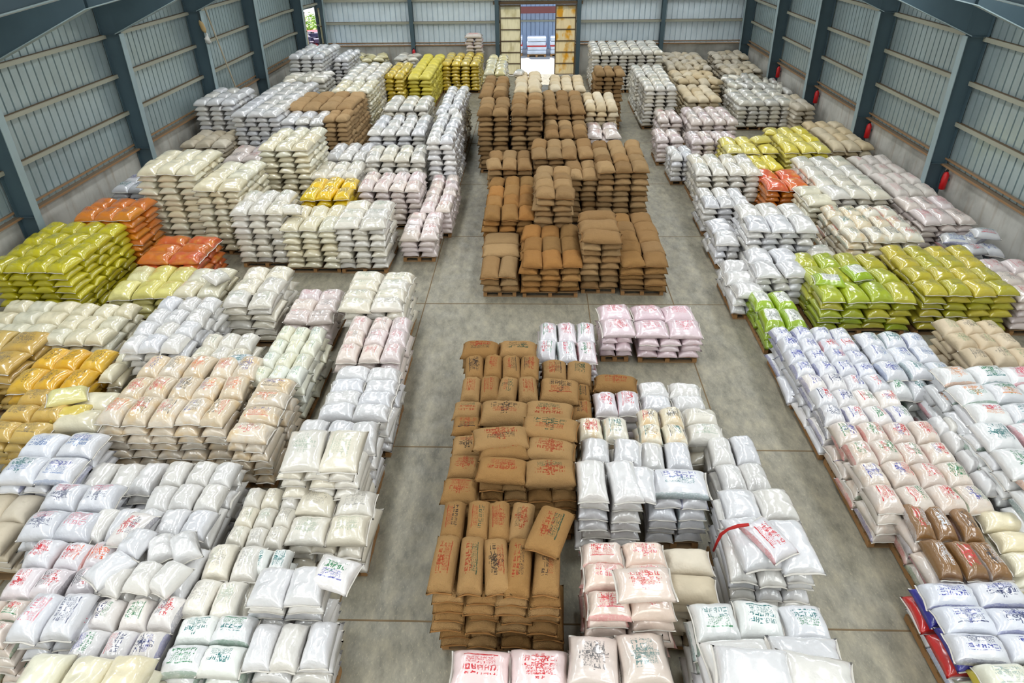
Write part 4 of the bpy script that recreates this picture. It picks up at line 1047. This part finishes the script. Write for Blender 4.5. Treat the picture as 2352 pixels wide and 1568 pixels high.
def stack(sid, x0, x1, y0, y1, zt, nx, ny, code, phrase):
    rr = random.Random(sid)
    w, d = x1 - x0, y1 - y0
    nl = max(1, round((zt - .13) / PITCH_Z)); ph = (zt - .13) / nl
    word = MK[code][2]
    for li in range(nl):
        down = nl - 1 - li
        if down == 0: nxx, nyy = nx, ny
        else:
            # bonded courses: mostly ends to the front, every third course laid across
            uw = .47 if y0 > 9.5 else .40
            nxx, nyy = max(1, round(w / uw)), max(1, round(d / .72))
            if w < .8: nxx = 2 if w > .6 and d > .6 else nx
            if d < .75: nyy = 1
        sx, sy = rr.uniform(-.04, .04), rr.uniform(-.035, .035)
        rows = [(d / nyy, nxx)] * nyy
        if down and d > 1.1 and li % 2:
            # bonded course: ends to the front, the rest laid across
            rest = d - d / nyy; k_ = max(1, round(rest / .46))
            rows = [(d / nyy, nxx)] + [(rest / k_, max(1, round(w / .74)))] * k_
        nyy = len(rows); ya_ = y0
        for j, (cd, nxx) in enumerate(rows):
            cw = w / nxx; ya_ += cd
            for i in range(nxx):
                x = x0 + (i + .5) * cw + sx + rr.uniform(-.025, .025); y = ya_ - .5 * cd + sy + rr.uniform(-.025, .025)
                z = .13 + li * ph
                hh = ph * (1.16 if down else rr.uniform(1.3, 1.5))
                rz = rr.gauss(0, .035 if down else .055) + (math.pi if rr.random() < .5 else 0)
                messy = down == 0 and ('heap' in phrase or 'pile' in phrase or 'messy' in phrase)
                if messy: rz += rr.gauss(0, .3); z += rr.uniform(-.02, .07)
                if cw >= cd * .98: l, wd = cw, cd
                else: l, wd = cd, cw; rz += math.pi / 2
                l *= (1.0 if down else 1.03) + rr.uniform(-.03, .03); wd *= (1.0 if down else 1.02) + rr.uniform(-.03, .02)
                # very big cells would make giant sacks: keep them sack sized
                pos = across(i, nxx)
                lay = 'top layer' if down == 0 else ('%s layer down' % ORD[min(down, 19)])
                row = '' if nyy == 1 else ('front row' if j == 0 else ('back row' if j == nyy - 1 else ORD[j] + ' row'))
                lab = '%s sack, %s' % (word, ', '.join(t for t in (lay, row, pos) if t))
                cc = COURSE.get(sid, {}).get(li, code)
                if cc != code: lab = lab.replace(word + ' sack', MK[cc][2] + ' sack', 1)
                add_sack(cc, x, y, z, rz, l, wd, hh, lab, phrase, (rr.gauss(0, .12 if messy else .028), rr.gauss(0, .12 if messy else .028)), down == 0)

M_PALLET = simple('pallet_boards', srgb(140, 112, 78), .85, var=.25, scale=5)
M_PALD = simple('pallet_blocks', srgb(150, 110, 66), .85, var=.2, scale=5)
def pallet(x0, x1, y0, y1, phrase, extra=''):
    cx, cy = (x0 + x1) / 2, (y0 + y1) / 2; hw, hd = (x1 - x0) / 2 - .05, (y1 - y0) / 2 - .05
    r = empty('wooden_pallet', (cx, cy, 0))
    tag(r, 'wooden pallet under the ' + phrase + extra, 'pallet', 'wooden pallets under the sack stacks')
    t = MB(); n = max(3, int(hd * 2 / .16))
    for k in range(n):
        y = -hd + (k + .5) * 2 * hd / n
        t.box(-hw, hw, y - .05, y + .05, .105, .125)
    t.build('deck', M_PALLET, r)
    for k in (-1, 0, 1):
        s_ = MB(); xx = k * (hw - .045); s_.box(xx - .045, xx + .045, -hd, hd, .022, .104); s_.build('stringer', M_PALD, r)
    t = MB()
    for k in (-1, 0, 1):
        yy = k * (hd - .05); t.box(-hw, hw, yy - .05, yy + .05, .002, .021)
    t.build('bottom_board', M_PALLET, r)

for S in STACKS:
    sid, x0, x1, y0, y1, zt, nx, ny, code, phrase = S
    stack(*S)
    npy = max(1, round((y1 - y0) / 1.5)); npx = max(1, round((x1 - x0) / 1.5))
    for a in range(npx):
        for c in range(npy):
            ex = '' if npx * npy == 1 else ', ' + ' '.join(t for t in (('front' if c == 0 else ORD[c]) if npy > 1 else '', across(a, npx)) if t)
            pallet(x0 + (x1 - x0) * a / npx, x0 + (x1 - x0) * (a + 1) / npx, y0 + (y1 - y0) * c / npy, y0 + (y1 - y0) * (c + 1) / npy, phrase, ex)

# loose sacks thrown on top of stacks
for L_ in LOOSE:
    code, x, y, z, rz, l, w, h, tx, ty, lab = L_
    add_sack(code, x, y, z, rz, l, w, h, lab, None, (tx, ty), True)

# ---------------------------------------------------------------- which sacks show, and how large
BOXV = [(sx * .5 * a, sy * .5 * a, z) for z, a in ((0, .72), (.36, 1.0), (.95, .62)) for sy in (-1, 1) for sx in (-1, 1)]
BOXF = [(0, 2, 3), (0, 3, 1), (8, 9, 11), (8, 11, 10)]
for b_ in (0, 4):
    for p, q in ((0, 1), (1, 3), (3, 2), (2, 0)):
        BOXF += [(b_ + p, b_ + q, b_ + 4 + q), (b_ + p, b_ + 4 + q, b_ + 4 + p)]
NF = len(BOXF)
bv = np.array(BOXV); vv = []
for s in SACKS:
    c_, s__ = math.cos(s[4]), math.sin(s[4])
    p = bv * np.array([s[5], s[6], s[7]])
    vv.append(np.stack([p[:, 0] * c_ - p[:, 1] * s__ + s[1], p[:, 0] * s__ + p[:, 1] * c_ + s[2], p[:, 2] + s[3]], 1))
vv = np.concatenate(vv)
NB = len(BOXV)
tris = [tuple(NB * i + k for k in f) for i in range(len(SACKS)) for f in BOXF]
bvh = BVHTree.FromPolygons(vv.tolist(), tris)
hits = np.zeros(len(SACKS)); side = np.zeros(len(SACKS))
for org, W_, arr in ((Vector((0, 0, CAM_H)), 480, hits), (Vector((2, 0, CAM_H)), 200, side), (Vector((-2, 0, CAM_H)), 200, side)):
    H_ = W_ * 2 // 3; f_ = FPX / 2352 * W_
    for j in range(H_):
        for i in range(W_):
            d = CF + CR * ((i + .5 - W_ / 2) / f_) - CU * ((j + .5 - H_ / 2) / f_)
            h = bvh.ray_cast(org, d.normalized())
            if h[2] is not None: arr[h[2] // NF] += 1
MAXN = 300
by_kind = {}
for i, s in enumerate(SACKS): by_kind.setdefault(MK[s[0]][1], []).append(i)
single = set()
for k, ids in by_kind.items():
    ids = sorted([i for i in ids if hits[i] > 0], key=lambda i: -hits[i])
    single |= set(ids[:MAXN])

# ---------------------------------------------------------------- individual sacks
def words(t): return len(t.split())
seen = set()
for i in sorted(single):
    code, x, y, z, rz, l, w, h, lab, phrase, tilt, top = SACKS[i]
    kind = MK[code][1]; near = hits[i] > 26
    me = mesh_for(code, 'hi' if near else 'mid', i % NVAR + (0 if top else NVAR))
    o = bpy.data.objects.new(kind, me); COL.objects.link(o)
    o.location = (x, y, z); o.rotation_euler = (tilt[0], tilt[1], rz); o.scale = (l, w, h)
    full = lab if phrase is None else lab + ', ' + phrase
    if words(full) > 16: full = full.replace(' layer down', ' layer')
    if words(full) > 16: full = full.replace(' from left', ' along')
    if words(full) > 16: full = full.replace(' along', '')
    while full in seen: full = full.replace(' sack,', ' lying sack,', 1)
    seen.add(full)
    tag(o, full, 'sack', ('sacks of the ' + phrase) if phrase else 'loose sacks on top of the stacks')
    if hits[i] > 34:
        j = int(kind == 'jute_sack')
        for s_ in (-1, 1):
            q = bpy.data.objects.new('stitched_seam', SEAMS[j, s_][i % 3]); COL.objects.link(q); q.parent = o

# ---------------------------------------------------------------- all others of each kind, one object per kind
def merged(kind, ids):
    cod = sorted({SACKS[i][0] for i in ids})
    V = []; LI = []; UVs = []; MI = []; nv = 0
    for i in ids:
        code, x, y, z, rz, l, w, h, lab, phrase, tilt, top = SACKS[i]
        me = BASE[int(kind == 'jute_sack'), 'lo'][i % NVAR + (0 if top else NVAR)]
        if (me.name) not in CACHE:
            a = np.empty(len(me.vertices) * 3); me.vertices.foreach_get('co', a)
            b_ = np.empty(len(me.loops), dtype=np.int32); me.loops.foreach_get('vertex_index', b_)
            u = np.empty(len(me.loops) * 2); me.uv_layers[0].data.foreach_get('uv', u)
            CACHE[me.name] = (a.reshape(-1, 3), b_, u)
        a, b_, u = CACHE[me.name]
        M = (Matrix.Translation((x, y, z)) @ Matrix.Rotation(rz, 4, 'Z') @ Matrix.Diagonal((l, w, h, 1)))
        M = np.array(M)
        V.append(a @ M[:3, :3].T + M[:3, 3]); LI.append(b_ + nv); UVs.append(u); nv += len(a)
        MI.append(np.full(len(b_) // 4, cod.index(code), dtype=np.int32))
    V = np.concatenate(V); LI = np.concatenate(LI); UVs = np.concatenate(UVs); MI = np.concatenate(MI)
    me = bpy.data.meshes.new(kind + '_pile')
    me.vertices.add(len(V)); me.vertices.foreach_set('co', V.ravel())
    me.loops.add(len(LI)); me.loops.foreach_set('vertex_index', LI)
    nf = len(LI) // 4
    me.polygons.add(nf); me.polygons.foreach_set('loop_start', np.arange(0, nf * 4, 4, dtype=np.int32))
    for c in cod: me.materials.append(MK[c][0])
    me.polygons.foreach_set('material_index', MI)
    uvl = me.uv_layers.new(name='UVMap'); uvl.data.foreach_set('uv', UVs)
    me.update(calc_edges=True); me.shade_smooth()
    return me
CACHE = {}
PILE = {'white_sack': 'remaining white sacks inside and behind the white stacks', 'printed_sack': 'remaining printed sacks in the lower layers of printed stacks',
        'cream_sack': 'remaining cream sacks in the lower layers of cream stacks', 'jute_sack': 'remaining brown jute sacks in the lower layers of jute stacks',
        'beige_sack': 'remaining beige sacks in the lower layers of beige stacks', 'yellow_sack': 'remaining yellow sacks in the lower layers of yellow stacks',
        'green_sack': 'remaining green sacks inside the lime and olive stacks', 'orange_sack': 'remaining orange sacks inside the orange stacks'}
for kind, ids in by_kind.items():
    vis = [i for i in ids if hits[i] > 0]
    rest = [i for i in ids if i not in single]
    if not rest: continue
    o = link(kind + '_pile', merged(kind, rest))
    tag(o, PILE[kind], 'sacks', kind='stuff')
print('SACKS', len(SACKS), 'single', len(single), {k: (len(v), sum(1 for i in v if hits[i] > 0)) for k, v in by_kind.items()})
